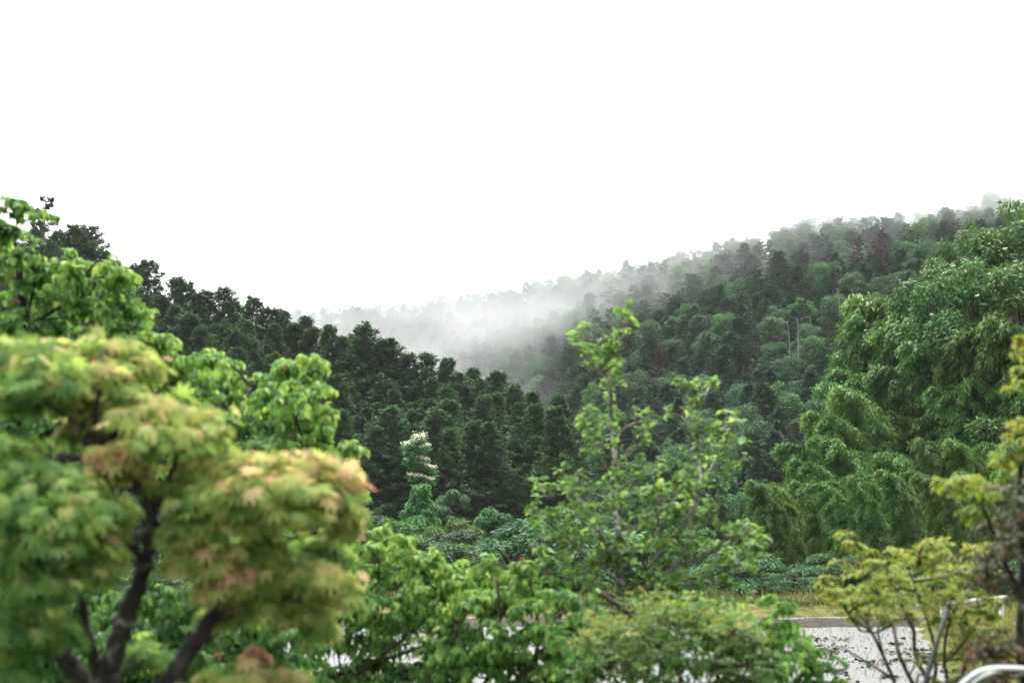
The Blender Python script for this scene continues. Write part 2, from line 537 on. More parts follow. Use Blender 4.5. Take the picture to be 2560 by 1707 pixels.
# ---------------------------------------------------------------- mid-distance tree prototypes (meshes shared by copies)
def conifer(seed, H, R, mat, name, leafL=(.24, .46), nb=150, base=.06, tip=0.9, dens=1.0, cards=7):
    r = np.random.default_rng(seed)
    lv, tb = Leaves(), Tubes(6)
    lean = r.normal(0, .025, 2)
    hz = np.linspace(0, 1, 8)
    tp = np.stack([lean[0] * H * hz ** 2, lean[1] * H * hz ** 2, H * hz], 1)
    tb.add(tp, .018 * H * (1 - hz) ** .8 + .01, 7)
    lob = r.uniform(0, 6.28, 4)
    k0 = max(.8, leafL[1] / .46)
    for i in range(nb):
        f = (i + r.random()) / nb
        zr = base + (.985 - base) * f ** 1.05
        az = i * 2.39996 + r.normal(0, .4)
        prof = (1 - zr) ** tip * (1 + .20 * math.sin(2 * az + lob[0] + zr * 5) + .14 * math.sin(zr * 19 + lob[1] + az))
        L = R * prof * r.choice([.66, .92, 1.1, 1.3]) + .16
        d = np.array([math.cos(az), math.sin(az), 0])
        s = np.array([-d[1], d[0], 0])
        rise = (.10 + .85 * zr ** 2) * L
        droop = (.50 - .40 * zr) * L
        z0 = zr * H - .05 * L

        def at(t):
            q = d * (L * np.asarray(t))[:, None]
            q[:, 2] += z0 + rise * t - droop * t * t
            q[:, :2] += lean * H * zr ** 2
            return q
        tb.add(at(np.linspace(0, 1, 4)), .010 + .010 * L * (1 - np.linspace(0, 1, 4)), 4)
        n = max(5, int((5 + 15 * L / R) * dens))
        t = np.clip(r.beta(2.0, 1.0, n), .12, 1)
        c = at(t) + s * (r.uniform(-1, 1, n) * .40 * L * (1.15 - t))[:, None]
        c[:, 2] -= .10 * np.abs(r.normal(0, 1, n)) * k0
        bt = r.normal(0, .09)
        for q in range(cards):
            dd = nrm(d * (.45 + .5 * r.random((n, 1))) + s * r.uniform(-1, 1, (n, 1)) + np.array([0, 0, 1]) * (r.uniform(-.55, .30, (n, 1)) + .5 * zr ** 3))
            nn = nrm(np.array([0, 0, 1.0]) + d * .5 + r.normal(0, .35, (n, 3)))
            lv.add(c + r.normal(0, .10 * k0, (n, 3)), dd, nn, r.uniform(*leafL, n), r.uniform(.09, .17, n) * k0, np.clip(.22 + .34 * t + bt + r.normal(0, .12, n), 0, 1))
    n = int(46 * dens)
    t = r.uniform(.90, 1.0, n)
    c = np.stack([lean[0] * H * t * t, lean[1] * H * t * t, H * t], 1)
    lv.add(c, nrm(rand_dir(r, n, .3, .9)), rand_dir(r, n), r.uniform(*leafL, n) * (.35 + 9 * (1 - t)), .09 * k0 * (.5 + 5 * (1 - t)), r.uniform(.3, .7, n))
    return [('trunk', tb.mesh(name + '_trunk', M['bark'])), ('crown', lv.mesh(name + '_crown', mat))]


def pine(seed, H, R, mat, name, nb=44, base=.25):
    r = np.random.default_rng(seed)
    lv, tb = Leaves(), Tubes(6)
    hz = np.linspace(0, 1, 9)
    lean = r.normal(0, .04, 2)
    wob = np.cumsum(r.normal(0, .012 * H, (9, 2)), 0) * .4
    tp = np.stack([lean[0] * H * hz + wob[:, 0], lean[1] * H * hz + wob[:, 1], H * hz], 1)
    tb.add(tp, .014 * H * (1 - hz) ** .7 + .02, 7)
    for i in range(nb):
        zr = base + (.98 - base) * ((i + r.random()) / nb)
        az = i * 2.4 + r.normal(0, .6)
        L = R * (1 - ((zr - base) / (1 - base)) ** 1.5 * .86) * r.uniform(.45, 1.15)
        b = np.array([np.interp(zr, hz, tp[:, k]) for k in range(3)])
        d = np.array([math.cos(az), math.sin(az), 0])
        s = np.array([-d[1], d[0], 0])
        t = np.linspace(0, 1, 5)
        bp = b + d * (L * t)[:, None]
        lift = r.uniform(.15, .45)
        bp[:, 2] += L * (lift * t - .16 * t * t)
        tb.add(bp, .014 + .02 * (1 - t), 4)
        n = int(60 + 130 * L / R)
        tt = r.beta(1.8, .9, n)
        c = b + d * (L * tt)[:, None] + s * (r.uniform(-1, 1, n) * .38 * L * (1.2 - tt))[:, None]
        c[:, 2] += L * (lift * tt - .16 * tt * tt) + r.normal(.03, .06, n)
        a = az + r.normal(0, .8, n)
        dd = nrm(np.stack([np.cos(a) * .7, np.sin(a) * .7, r.uniform(-.1, .9, n)], 1))
        lv.add(c, dd, rand_dir(r, n), r.uniform(.20, .38, n), r.uniform(.07, .13, n), np.clip(r.normal(.5, .2, n), 0, 1))
    return [('trunk', tb.mesh(name + '_trunk', M['pine_bark'])), ('crown', lv.mesh(name + '_crown', mat))]


def broadleaf(seed, H, R, mat, name, base=.25, lumps=20, nleaf=9000, leafL=(.22, .40), wr=.55, droop=.25, tint0=.45, bark='bark', squash=.72, shape='round'):
    r = np.random.default_rng(seed)
    lv, tb = Leaves(), Tubes(6)
    hz = np.linspace(0, 1, 6)
    top = H * (base + .45 * (1 - base))
    tp = np.stack([r.normal(0, .04, 6) * H * hz * .4, r.normal(0, .04, 6) * H * hz * .4, top * hz], 1)
    tb.add(tp, .02 * H * (1 - .7 * hz), 7)
    zc, zr = H * (base + 1) / 2, H * (1 - base) / 2
    cs = []
    for i in range(lumps):
        f = (i + .5) / lumps
        zz = -0.9 + 1.75 * f
        az = i * 2.4 + r.normal(0, .3)
        if shape == 'cone':
            rad = (1 - (zz + .9) / 1.8) ** .8
        else:
            rad = math.sqrt(max(.02, 1 - zz * zz))
        rad *= R * r.uniform(.45, .82)
        rl = R * r.uniform(.26, .44) * (1 if shape != 'cone' else .55 + .45 * (1 - f))
        if shape == 'wild':
            az = r.uniform(0, 6.28)
            zz = r.uniform(-.9, .95)
            rad = R * math.sqrt(max(.03, 1 - zz * abs(zz))) * r.uniform(.25, 1.0)
            rl = R * r.uniform(.13, .30)
        cs.append((np.array([math.cos(az) * rad, math.sin(az) * rad, zc + zz * (zr - .3 * rl)]), rl))
    tot = sum(q[1] ** 2 for q in cs)
    for c, rl in cs:
        n = int(nleaf * rl * rl / tot)
        o = rand_dir(r, n, -.65, 1)
        k = r.uniform(.72, 1.08, n) * (1 + .16 * np.sin(o[:, 0] * 7 + c[2]) * np.sin(o[:, 1] * 7 + c[0]))
        p = c + o * (rl * k)[:, None] * np.array([1, 1, squash])
        dd = nrm(o * np.array([1, 1, .3]) + r.normal(0, .45, (n, 3)) + np.array([0, 0, -droop - .35]))
        nn = nrm(o * .6 + np.array([0, 0, .9]) + r.normal(0, .35, (n, 3)))
        tt = tint0 + r.normal(0, .08) + r.normal(0, .16, n)
        L = r.uniform(*leafL, n)
        lv.add(p, dd, nn, L, L * wr * r.uniform(.8, 1.2, n), np.clip(tt, 0, 1))
        b = np.array([np.interp(c[2] * .6, tp[:, 2], tp[:, k2]) for k2 in range(2)] + [min(top, max(.15 * H, c[2] * .6))])
        mid = (b + c) / 2 + np.array([0, 0, .12 * rl])
        tb.add(smooth_path([b, mid, c], 3), np.linspace(.010 * H, .004 * H, 7), 4)
    return [('trunk', tb.mesh(name + '_trunk', M[bark])), ('crown', lv.mesh(name + '_crown', mat))]


def bamboo(seed, H, lean, mat, name, nb=74, per=215):
    r = np.random.default_rng(seed)
    lv, tb = Leaves(), Tubes(6)
    t = np.linspace(0, 1, 16)
    arch = np.stack([lean * (.12 * t + .88 * t ** 3.2), .06 * H * np.sin(t * 2) * r.normal(0, 1), H * (t - .16 * t ** 5 * (lean / 3.0))], 1)
    tb.add(arch, .055 * (1 - t) ** .6 + .008, 7)
    for i in range(nb):
        f = .06 + .94 * (i + r.random()) / nb
        b = np.array([np.interp(f, t, arch[:, k]) for k in range(3)])
        az = r.uniform(0, 6.28)
        d = np.array([math.cos(az), math.sin(az), 0])
        L = (.7 + 1.5 * math.sin(math.pi * min(1, f * .93)) ** .8) * r.uniform(.6, 1.15) * H / 12
        d = nrm(d + np.array([.35 * f, 0, 0]))
        q = np.linspace(0, 1, 5)
        bp = b + d * (L * q)[:, None]
        bp[:, 2] += L * (.55 * q - .95 * q * q)
        tb.add(bp, .008 + .008 * (1 - q), 3)
        u = r.beta(2, 1.1, per)
        c = b + d * (L * u)[:, None] + r.normal(0, .13, (per, 3))
        c[:, 2] += L * (.55 * u - .95 * u * u)
        dd = nrm(d * .45 + np.array([0, 0, -.62]) + r.normal(0, .38, (per, 3)))
        nn = nrm(d * .4 + np.array([0, 0, .7]) + r.normal(0, .5, (per, 3)))
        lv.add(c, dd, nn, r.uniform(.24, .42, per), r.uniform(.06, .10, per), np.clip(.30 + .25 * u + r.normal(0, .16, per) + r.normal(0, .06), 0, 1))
    return [('culm', tb.mesh(name + '_culm', M['culm'])), ('crown', lv.mesh(name + '_crown', mat))]


def place(proto, name, label, cat, loc, rz, sc, group=None):
    e = thing(name, label, cat, tuple(float(v) for v in loc), rz, sc, group)
    for pn, me in proto:
        link(pn, me, e)
    return e


# visibility raster for leaving out trees the view shows nothing of
CELL = 4
VIS = np.zeros((1707 // CELL + 2, 2560 // CELL + 2), bool)


def to_px(p):
    q = np.asarray(p, float) - np.array([0, 0, CAM_Z])
    c, s = math.cos(PITCH), math.sin(PITCH)
    dep = q[1] * c + q[2] * s
    up = -q[1] * s + q[2] * c
    return 1280 + q[0] / dep * F_PX, 853.5 - up / dep * F_PX


def seen(loc, H, R, cone=True, base=.08, frac=.05):
    """marks the outline; returns (shows, share of its outline not yet covered)"""
    x0, yb = to_px((loc[0], loc[1], loc[2] + base * H))
    _, yt = to_px((loc[0], loc[1], loc[2] + H))
    rw = R * F_PX / loc[1]
    rows = np.arange(max(0, int(yt // CELL)), min(VIS.shape[0] - 1, int(yb // CELL)) + 1)
    if not len(rows):
        return False, 0
    tot = new = 0
    for j in rows:
        f = (j * CELL - yt) / max(1, yb - yt)
        wd = rw * (min(1, .15 + 1.25 * f) if cone else math.sqrt(max(0, 1 - (2 * f - 1) ** 2)) * .95 + .05) * .85
        i0, i1 = max(0, int((x0 - wd) // CELL)), min(VIS.shape[1] - 1, int((x0 + wd) // CELL))
        if i1 < i0:
            continue
        tot += i1 - i0 + 1
        new += int((~VIS[j, i0:i1 + 1]).sum())
        VIS[j, i0:i1 + 1] = True
    full = 2 * rw * (yb - yt) / CELL ** 2 * .6
    return new > max(6, frac * full), new / max(1, full)


# ---------------------------------------------------------------- bamboo grove and broadleaf trees on the knoll
BAM = [bamboo(60 + i, 12.0, ln, M['bamboo'], 'bamboo') for i, ln in enumerate((2.2, 3.2, 4.2, 2.8, 3.6))]
MAG = [broadleaf(80 + i, 13.0, 3.6, M['magnolia'], 'magnolia', base=.25, lumps=34, nleaf=11000, leafL=(.20, .34), wr=.5, droop=.15, tint0=.45, shape='wild') for i in range(3)]
rng = np.random.default_rng(11)
# plume tips (photo pixel of the crown's top, distance, height of clump), from the near edge back
plumes = [  # px, py_top, D, azimuth of the arch (0 = towards the right of view)
    (2010, 1265, 52, 180), (1975, 1330, 54, 200), (2060, 1290, 50, 150), (2140, 1310, 49, 210), (2230, 1270, 50, 170), (2330, 1260, 48, 190), (2440, 1250, 48, 160), (2540, 1240, 47, 185),
    (2010, 1130, 57, 185), (2080, 1060, 58, 175), (2150, 985, 60, 190), (2230, 1090, 55, 165), (2310, 1080, 55, 200), (2400, 1090, 54, 180), (2490, 1080, 53, 150), (2560, 1060, 53, 190),
    (1960, 1190, 60, 180), (2075, 1000, 64, 185), (2150, 930, 65, 175), (2250, 900, 63, 195), (2330, 870, 61, 170), (2420, 880, 60, 185), (2510, 860, 59, 160), (2590, 850, 58, 180),
    (2480, 790, 57, 180), (2550, 800, 56, 170), (2420, 800, 62, 190), (2190, 790, 69, 190), (2250, 705, 70, 180), (2330, 760, 67, 200), (2430, 740, 65, 185), (2520, 720, 63, 170), (2600, 700, 62, 180),
    (2270, 830, 66, 150), (2210, 1000, 62, 200), (2380, 980, 58, 175), (2470, 970, 57, 205), (2560, 960, 56, 165), (2180, 1180, 54, 185), (2290, 1170, 52, 160), (2420, 1180, 51, 195), (2530, 1170, 50, 175), (2090, 1180, 55, 170)]
plumes += [(1948, 1185, 56, 180), (1928, 1300, 53, 185), (1905, 1365, 52, 190), (2060, 1005, 60, 180), (2120, 925, 64, 180), (2172, 835, 68, 180), (2215, 745, 70, 175), (1990, 1070, 60, 180)]
plumes = [(px - (15 if py < 1000 else 0), py - (50 if py < 1000 else 15), D, az) for px, py, D, az in plumes]
plumes.sort(key=lambda q: q[2])
for k, (px, py, D, az) in enumerate(plumes):
    ptop = P(px, py, D)
    H = None
    proto = BAM[k % 5]
    ln = (2.2, 3.2, 4.2, 2.8, 3.6)[k % 5]
    a = math.radians(az)
    for _ in range(3):
        sc = (H or 10) / 11.4
        bx, by = ptop[0] - math.cos(a) * ln * sc * .75, ptop[1] - math.sin(a) * ln * sc * .75
        H = max(4.0, ptop[2] - float(terrain(bx, by)))
    sc = H / 11.4
    lab = ('bamboo arching low over the foot of the grove beside the paddy' if py > 1150 else
           'feathery bamboo in the tall upper tier of the grove' if py < 860 else
           'drooping bamboo plume in the middle tier of the grove')
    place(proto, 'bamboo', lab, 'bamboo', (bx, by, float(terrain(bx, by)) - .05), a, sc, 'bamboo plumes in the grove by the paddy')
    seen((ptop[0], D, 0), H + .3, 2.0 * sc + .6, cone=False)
mags = [(2545, 492, 64, 3.2), (2412, 535, 72, 1.7), (2455, 550, 63, 3.3), (2325, 640, 68, 2.6), (2600, 540, 60, 3.2), (2545, 640, 58, 3.0), (2410, 640, 60, 2.5)]
mlab = ['tall magnolia with white flowers rising topmost from the grove', 'slim green tree standing against the misty hill at the grove edge',
        'broad magnolia dotted with white flowers above the bamboo', 'small bright magnolia between two bamboo plumes', 'magnolia cut by the frame edge at the top of the grove', 'dense magnolia low among the bamboo tips near the frame edge', 'narrow magnolia rising just above the middle bamboo plumes']
for k, (px, py, D, R) in enumerate(mags):
    pt = P(px, py, D)
    g0 = float(terrain(pt[0], D))
    H = pt[2] - g0
    e = place(MAG[k % 3], 'magnolia_tree', mlab[k], 'tree', (pt[0], D, g0), k * 1.9, (R / 3.6, R / 3.6, H / 13.0), 'broadleaf trees above the bamboo')
    if k != 1:
        n = 7
        o = rand_dir(rng, n, .1, .95)
        o[:, 1] = -abs(o[:, 1])
        c = np.array([0, 0, 13 * .62]) + o * np.array([3.3, 3.3, 4.6])
        for i in range(n):
            fl = Leaves()
            fl.add(np.repeat(c[i:i + 1], 9, 0), rand_dir(rng, 9, -.2, .8), rand_dir(rng, 9), .13, .07, rng.random(9))
            fo = link('flower', fl.mesh('magnolia_flower', M['white_flower']), e)
            fo.rotation_euler = (0, 0, -k * 1.9)

# shrubs at the foot of the grove and along the far bank
BUSH = [broadleaf(90 + i, 3.0, 1.7, m, 'bush', base=.02, lumps=22, nleaf=5200, leafL=(.09, .20), wr=.5, tint0=.5, shape='wild') for i, m in enumerate((M['bush'], M['broad'], M['willow'], M['fresh']))]
for px, py, D, R, v, lab in [
        (2135, 1440, 42, 1.15, 0, 'small grey green shrub on the far bank in front of the bamboo'),
        (1925, 1425, 44, 1.3, 3, 'fresh green bush by the bank at the foot of the grove'),
        (1850, 1400, 47, 1.5, 2, 'yellow green bush behind the rounded leaf tree at the bank'),
        (1740, 1415, 48, 1.5, 1, 'dull green bush on the bank beneath the hill'),
        (1600, 1400, 52, 1.7, 2, 'pale bush seen through the rounded leaf tree'),
        (1450, 1420, 50, 1.6, 1, 'dark bush on the bank at the end of the cedar stand'),
        (1330, 1400, 54, 1.7, 1, 'dark bush at the bank below the cedar stand'),
        (1000, 1440, 46, 1.5, 2, 'yellow green bush above the strip of open bank'),
        (860, 1430, 50, 1.6, 1, 'dark bush on the bank just beyond the garden maple'),
        (2260, 1440, 43, 1.4, 1, 'dark bush behind the wire fence under the bamboo'),
        (2400, 1420, 44, 1.5, 1, 'dark bush behind the white guardrail')]:
    pt = P(px, py, D)
    g0 = float(terrain(pt[0], D))
    H = pt[2] - g0 + (0 if px in (2135, 1925) else .35)
    R = min(R, 1.0 * H + .2)
    place(BUSH[v], 'bush', lab, 'bush', (pt[0], D, g0 - .05), px * .01, (R / 1.7, R / 1.7, H / 3.0))
    seen((pt[0], D, g0), H, R, cone=False)

rb = np.random.default_rng(77)
for k in range(32):
    x = -13 + .95 * k + rb.uniform(-.5, .5)
    y = rb.uniform(39.8, 47) if x > 3 else rb.uniform(42, 58)
    h = rb.uniform(.9, 1.9) if x > 3 else rb.uniform(1.2, 3.0)
    v = int(rb.integers(0, 4))
    if x > 6:
        v, h = (1 if rb.random() < .7 else v), rb.uniform(.5, 1.5)
    place(BUSH[v], 'bush', ('low grey green bush', 'low dull green bush', 'low yellow green bush', 'low fresh green bush')[v] + ' in the thicket along the far bank', 'bush', (x, y, float(terrain(x, y)) - .05), k * 1.3, (h * (.50 + .15 * rb.random()), h * .5, h / 3.0), 'bushes along the far bank')

# trees of their own in front of the cedar stand
single = [
    ('palm', (1052, 1195, 74, 1.35), dict(seed=101, mat=M['fresh'], base=.12, lumps=30, nleaf=7000, leafL=(.20, .36), wr=.42, droop=.6, tint0=.55, shape='cone'), 'bright green large leaved tree standing under the white blossoming dogwood', 'palmate_leaved_tree'),
    ('weep', (1122, 1208, 79, 1.1), dict(seed=102, mat=M['broad'], base=.2, lumps=22, nleaf=8000, leafL=(.2, .4), wr=.22, droop=1.1, tint0=.75, shape='wild'), 'dark green weeping tree close behind the bright large leaved tree', 'weeping_tree'),
    ('lime', (1125, 1292, 66, 1.6), dict(seed=103, mat=M['willow'], base=.05, lumps=30, nleaf=9000, leafL=(.14, .26), wr=.3, droop=.8, tint0=.55, shape='wild'), 'yellow green feathery tree at the foot of the cedar stand', 'feathery_tree'),
    ('low', (1020, 1290, 64, 1.5), dict(seed=104, mat=M['fresh'], base=.1, lumps=26, nleaf=7000, leafL=(.15, .28), wr=.4, droop=.3, tint0=.4, shape='wild'), 'mid green spreading tree below the bright large leaved tree', 'spreading_tree'),
    ('dull', (1225, 1270, 76, 1.5), dict(seed=105, mat=M['broad'], base=.1, lumps=24, nleaf=7000, leafL=(.15, .28), wr=.4, droop=.2, tint0=.65, shape='wild'), 'dull green tree with layered leaves against the dark cedar wall', 'spreading_tree'),
    ('round', (1250, 1345, 62, 1.5), dict(seed=106, mat=M['broad'], base=.05, lumps=24, nleaf=7500, leafL=(.12, .22), wr=.45, droop=.1, tint0=.6), 'rounded mid green tree at the foot of the cedar stand', 'round_tree'),
    ('floor', (930, 1330, 68, 1.7), dict(seed=107, mat=M['broad'], base=.05, lumps=24, nleaf=7500, leafL=(.12, .22), wr=.45, droop=.1, tint0=.4), 'dark rounded tree half behind the garden maple', 'round_tree'),
    ('behind', (1500, 1290, 72, 1.9), dict(seed=108, mat=M['broad'], base=.05, lumps=24, nleaf=7500, leafL=(.15, .26), wr=.45, droop=.1, tint0=.5, shape='wild'), 'rounded tree seen between the stems of the two leader tree', 'round_tree'),
    ('right', (1720, 1310, 70, 1.8), dict(seed=109, mat=M['fresh'], base=.05, lumps=24, nleaf=7500, leafL=(.15, .26), wr=.45, droop=.2, tint0=.4, shape='wild'), 'fresh green tree at the base of the long hill', 'round_tree'),
    ('right2', (1880, 1300, 62, 1.4), dict(seed=110, mat=M['willow'], base=.05, lumps=24, nleaf=7500, leafL=(.13, .24), wr=.4, droop=.4, tint0=.5, shape='wild'), 'pale green tree just outside the low bamboo', 'round_tree'),
]
for key, (px, py, D, R), kw, lab, nm in single:
    pt = P(px, py, D)
    g0 = float(terrain(pt[0], D))
    H = pt[2] - g0
    place(broadleaf(H=H, R=R, name=nm, **kw), nm, lab, 'tree', (pt[0], D, g0 - .05), 0.0, 1.0)
    seen((pt[0], D, g0), H, R * .9, cone=False)

# tiered dogwood in white blossom
D = 84
pt = P(1050, 1085, D)
g0 = float(terrain(pt[0], D))
H = pt[2] - g0
e = thing('dogwood_tree', 'white blossoming tiered dogwood against the dark cedar wall', 'tree', (pt[0], D, g0))
r = np.random.default_rng(21)
lv, fl, tb = Leaves(), Leaves(), Tubes(6)
tb.add([(0, 0, 0), (.1, 0, H * .5), (0, 0, H * .98)], [.12, .08, .02])
mpp = D / F_PX
strokes = [(1034, 1092, 1064, 1088, 9), (1028, 1100, 1062, 1096, 8), (1007, 1107, 1047, 1104, 7), (1047, 1119, 1074, 1110, 5), (1012, 1122, 1055, 1124, 6), (1015, 1131, 1048, 1136, 6), (1010, 1114, 1040, 1113, 5),
           (1030, 1140, 1072, 1147, 5), (1022, 1142, 1050, 1144, 5), (1008, 1147, 1052, 1157, 5), (1050, 1156, 1089, 1168, 4), (1019, 1183, 1056, 1190, 4), (1048, 1188, 1085, 1197, 4)]
for (x0, y0, x1, y1, th) in strokes:
    c0, c1 = P(x0, y0, D) - np.array([pt[0], D, g0]), P(x1, y1, D) - np.array([pt[0], D, g0])
    zc = (c0[2] + c1[2]) / 2 - .2
    far = c0 if abs(c0[0]) > abs(c1[0]) else c1
    tb.add(smooth_path([(0, 0, zc - .2), (far[0] * .5, 0, zc - .08), far - np.array([0, 0, .08])], 3), np.linspace(.035, .012, 7), 4)
    n = int(5.5 * np.linalg.norm(c1 - c0) * 60)
    t = r.random(n)[:, None]
    p = c0 + (c1 - c0) * t + np.column_stack([r.normal(0, .05, n), r.uniform(-.7, .7, n), r.normal(0, th * mpp * .42, n)])
    lv.add(p - np.array([0, 0, .14]) - np.abs(r.normal(0, .10, (n, 1))) * np.array([0, 0, 1]), rand_dir(r, n, -.5, .2), rand_dir(r, n, .3, 1), r.uniform(.12, .22, n), .09, r.uniform(.2, .7, n))
    m = int(n * .55)
    fl.add(p[:m], rand_dir(r, m, -.2, .6), rand_dir(r, m, .2, 1), r.uniform(.07, .14, m), .08, r.random(m))
link('trunk', tb.mesh('dogwood_trunk', M['bark']), e)
link('crown', lv.mesh('dogwood_crown', M['fresh']), e)
link('blossom', fl.mesh('dogwood_blossom', M['white_flower']), e)

# ---------------------------------------------------------------- cedar stand on the spur
HIN_R = (4.0, 3.6, 4.2, 3.4, 3.8, 4.1)
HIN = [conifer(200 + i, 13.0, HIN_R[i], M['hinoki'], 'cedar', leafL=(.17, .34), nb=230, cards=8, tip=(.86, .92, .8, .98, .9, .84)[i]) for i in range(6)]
rng = np.random.default_rng(33)
cands = []
for y in np.arange(93, 141, 2.35):
    for x in np.arange(-58, 12, 2.5):
        xx, yy = x + rng.uniform(-1.4, 1.4), y + rng.uniform(-1.3, 1.3)
        u = xx / yy * F_PX + 1280
        if u < -130 or u > 1440:
            continue
        if u > 1330 and yy > 116:
            continue
        cands.append((xx, yy, rng.uniform(.58, .84) if yy < 117 else rng.uniform(.74, .90), rng.integers(0, 6), rng.uniform(0, 6.28)))
# the crowns whose tops make the photo's skyline
for px, py, D, s in [(918, 806, 120, .95), (765, 788, 126, 1.0), (372, 648, 128, .95), (545, 718, 127, .95), (590, 745, 126, .85), (630, 740, 128, .95), (985, 845, 120, .85), (1085, 880, 118, .9), (1125, 892, 117, .95), (1240, 925, 112, 1.0), (1290, 960, 110, .95), (1345, 975, 106, 1.0), (1395, 985, 103, .95), (1430, 1060, 99, .85), (825, 810, 122, .85), (200, 560, 128, 1.0), (700, 770, 127, .9), (152, 572, 129, 1), (182, 566, 126, 1), (222, 588, 127, 1), (250, 622, 126, 1), (292, 650, 128, 1), (332, 655, 126, 1), (425, 690, 127, 1), (468, 702, 128, 1), (508, 722, 126, 1), (665, 770, 126, 1), (735, 805, 125, 1), (800, 822, 125, 1), (855, 838, 122, 1), (890, 850, 121, 1), (950, 850, 121, 1), (1030, 880, 119, 1), (1165, 930, 115, 1), (1200, 945, 114, 1)]:
    q = P(px, py, D)
    cands.append((q[0], q[1], -(q[2]), int(px) % 6, px * .1))
cands.sort(key=lambda q: q[1])
for x, y, s, v, rz in cands:
    z = float(terrain(x, y))
    expl = s < 0
    if s < 0:
        s = (-s - z) / 13.0
        if s < .5:
            continue
    px, ptop = to_px((x, y, z + 13 * s))
    sil = np.interp(px, SPUR_PX, SPUR_PY)
    if ptop < sil - 45 and y > 100 and not expl:
        s *= .85
    ok, sh = seen((x, y, z), 13 * s, HIN_R[v] * s * .58, frac=.022)
    if not ok:
        continue
    tight = y < 103
    lab = ('dark green cedar in the front row at the foot of the near slope' if tight else
           'dark cedar whose ragged top meets the sky on the near slope' if ptop < sil + 25 else
           'dark cedar crowded into the middle of the stand on the near slope')
    if abs(px - 918) < 4 and abs(ptop - 806) < 12:
        lab = 'cedar with the tallest pointed tip standing against the mist'
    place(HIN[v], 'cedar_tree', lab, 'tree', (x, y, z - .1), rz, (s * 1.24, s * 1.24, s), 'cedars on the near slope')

# the lone pine with bare storeys on the skyline
PIN = [pine(300 + i, 10.0, (2.7, 3.0, 2.4, 2.8)[i], M['pine'], 'pine', base=(.2, .3, .18, .25)[i]) for i in range(4)]
lone = pine(310, 13.0, 3.6, M['pine'], 'lone_pine', nb=40, base=.32)
q = P(106, 486, 118)
z = float(terrain(q[0], 118))
place(lone, 'pine_tree', 'tall open pine with storeyed branches standing on the near slope skyline', 'tree', (q[0], 118, z), 1.0, (1, 1, (q[2] - z) / 13.0))

# ---------------------------------------------------------------- woodland on the long hill
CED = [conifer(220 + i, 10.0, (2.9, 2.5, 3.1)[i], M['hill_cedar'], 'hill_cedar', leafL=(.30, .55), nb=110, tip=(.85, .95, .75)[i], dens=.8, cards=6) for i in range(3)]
BRO = [broadleaf(320 + i, 8.5, (3.0, 2.7, 3.3, 2.8)[i], M['broad'], 'hill_broadleaf', base=.08, lumps=26, nleaf=9500, leafL=(.17, .31), wr=.62, tint0=(.45, .6, .35, .5)[i]) for i in range(4)]
FRE = [broadleaf(330 + i, 8.5, 2.6, M['fresh'], 'hill_fresh', base=.08, lumps=24, nleaf=8500, leafL=(.17, .31), wr=.62, tint0=.4) for i in range(2)]
DYI = pine(340, 10.0, 2.2, M['dying'], 'dying_pine', base=.2)
rng = np.random.default_rng(44)
cands = []
y = 104.0
while y < 425:
    step = 2.75 + (y - 104) * .0065
    x = -.24 * y
    while x < .385 * y:
        xx, yy = x + rng.uniform(-.4, .4) * step, y + rng.uniform(-.4, .4) * step
        x += step
        u = xx / yy * F_PX + 1280
        if u < 560 or u > 2620:
            continue
        yb, yc = np.interp(u, HILL_PX, HILL_YB), np.interp(u, HILL_PX, HILL_YC)
        if yy < yb - 14 or yy > yc + 12:
            continue
        cands.append((xx, yy, rng.random(), rng.random(), rng.uniform(.58, .76), rng.uniform(0, 6.28)))
    y += step
cands.sort(key=lambda q: q[1])
dead_at = [(1735, 830), (1640, 870), (2190, 590), (2140, 600)]
counts = {}
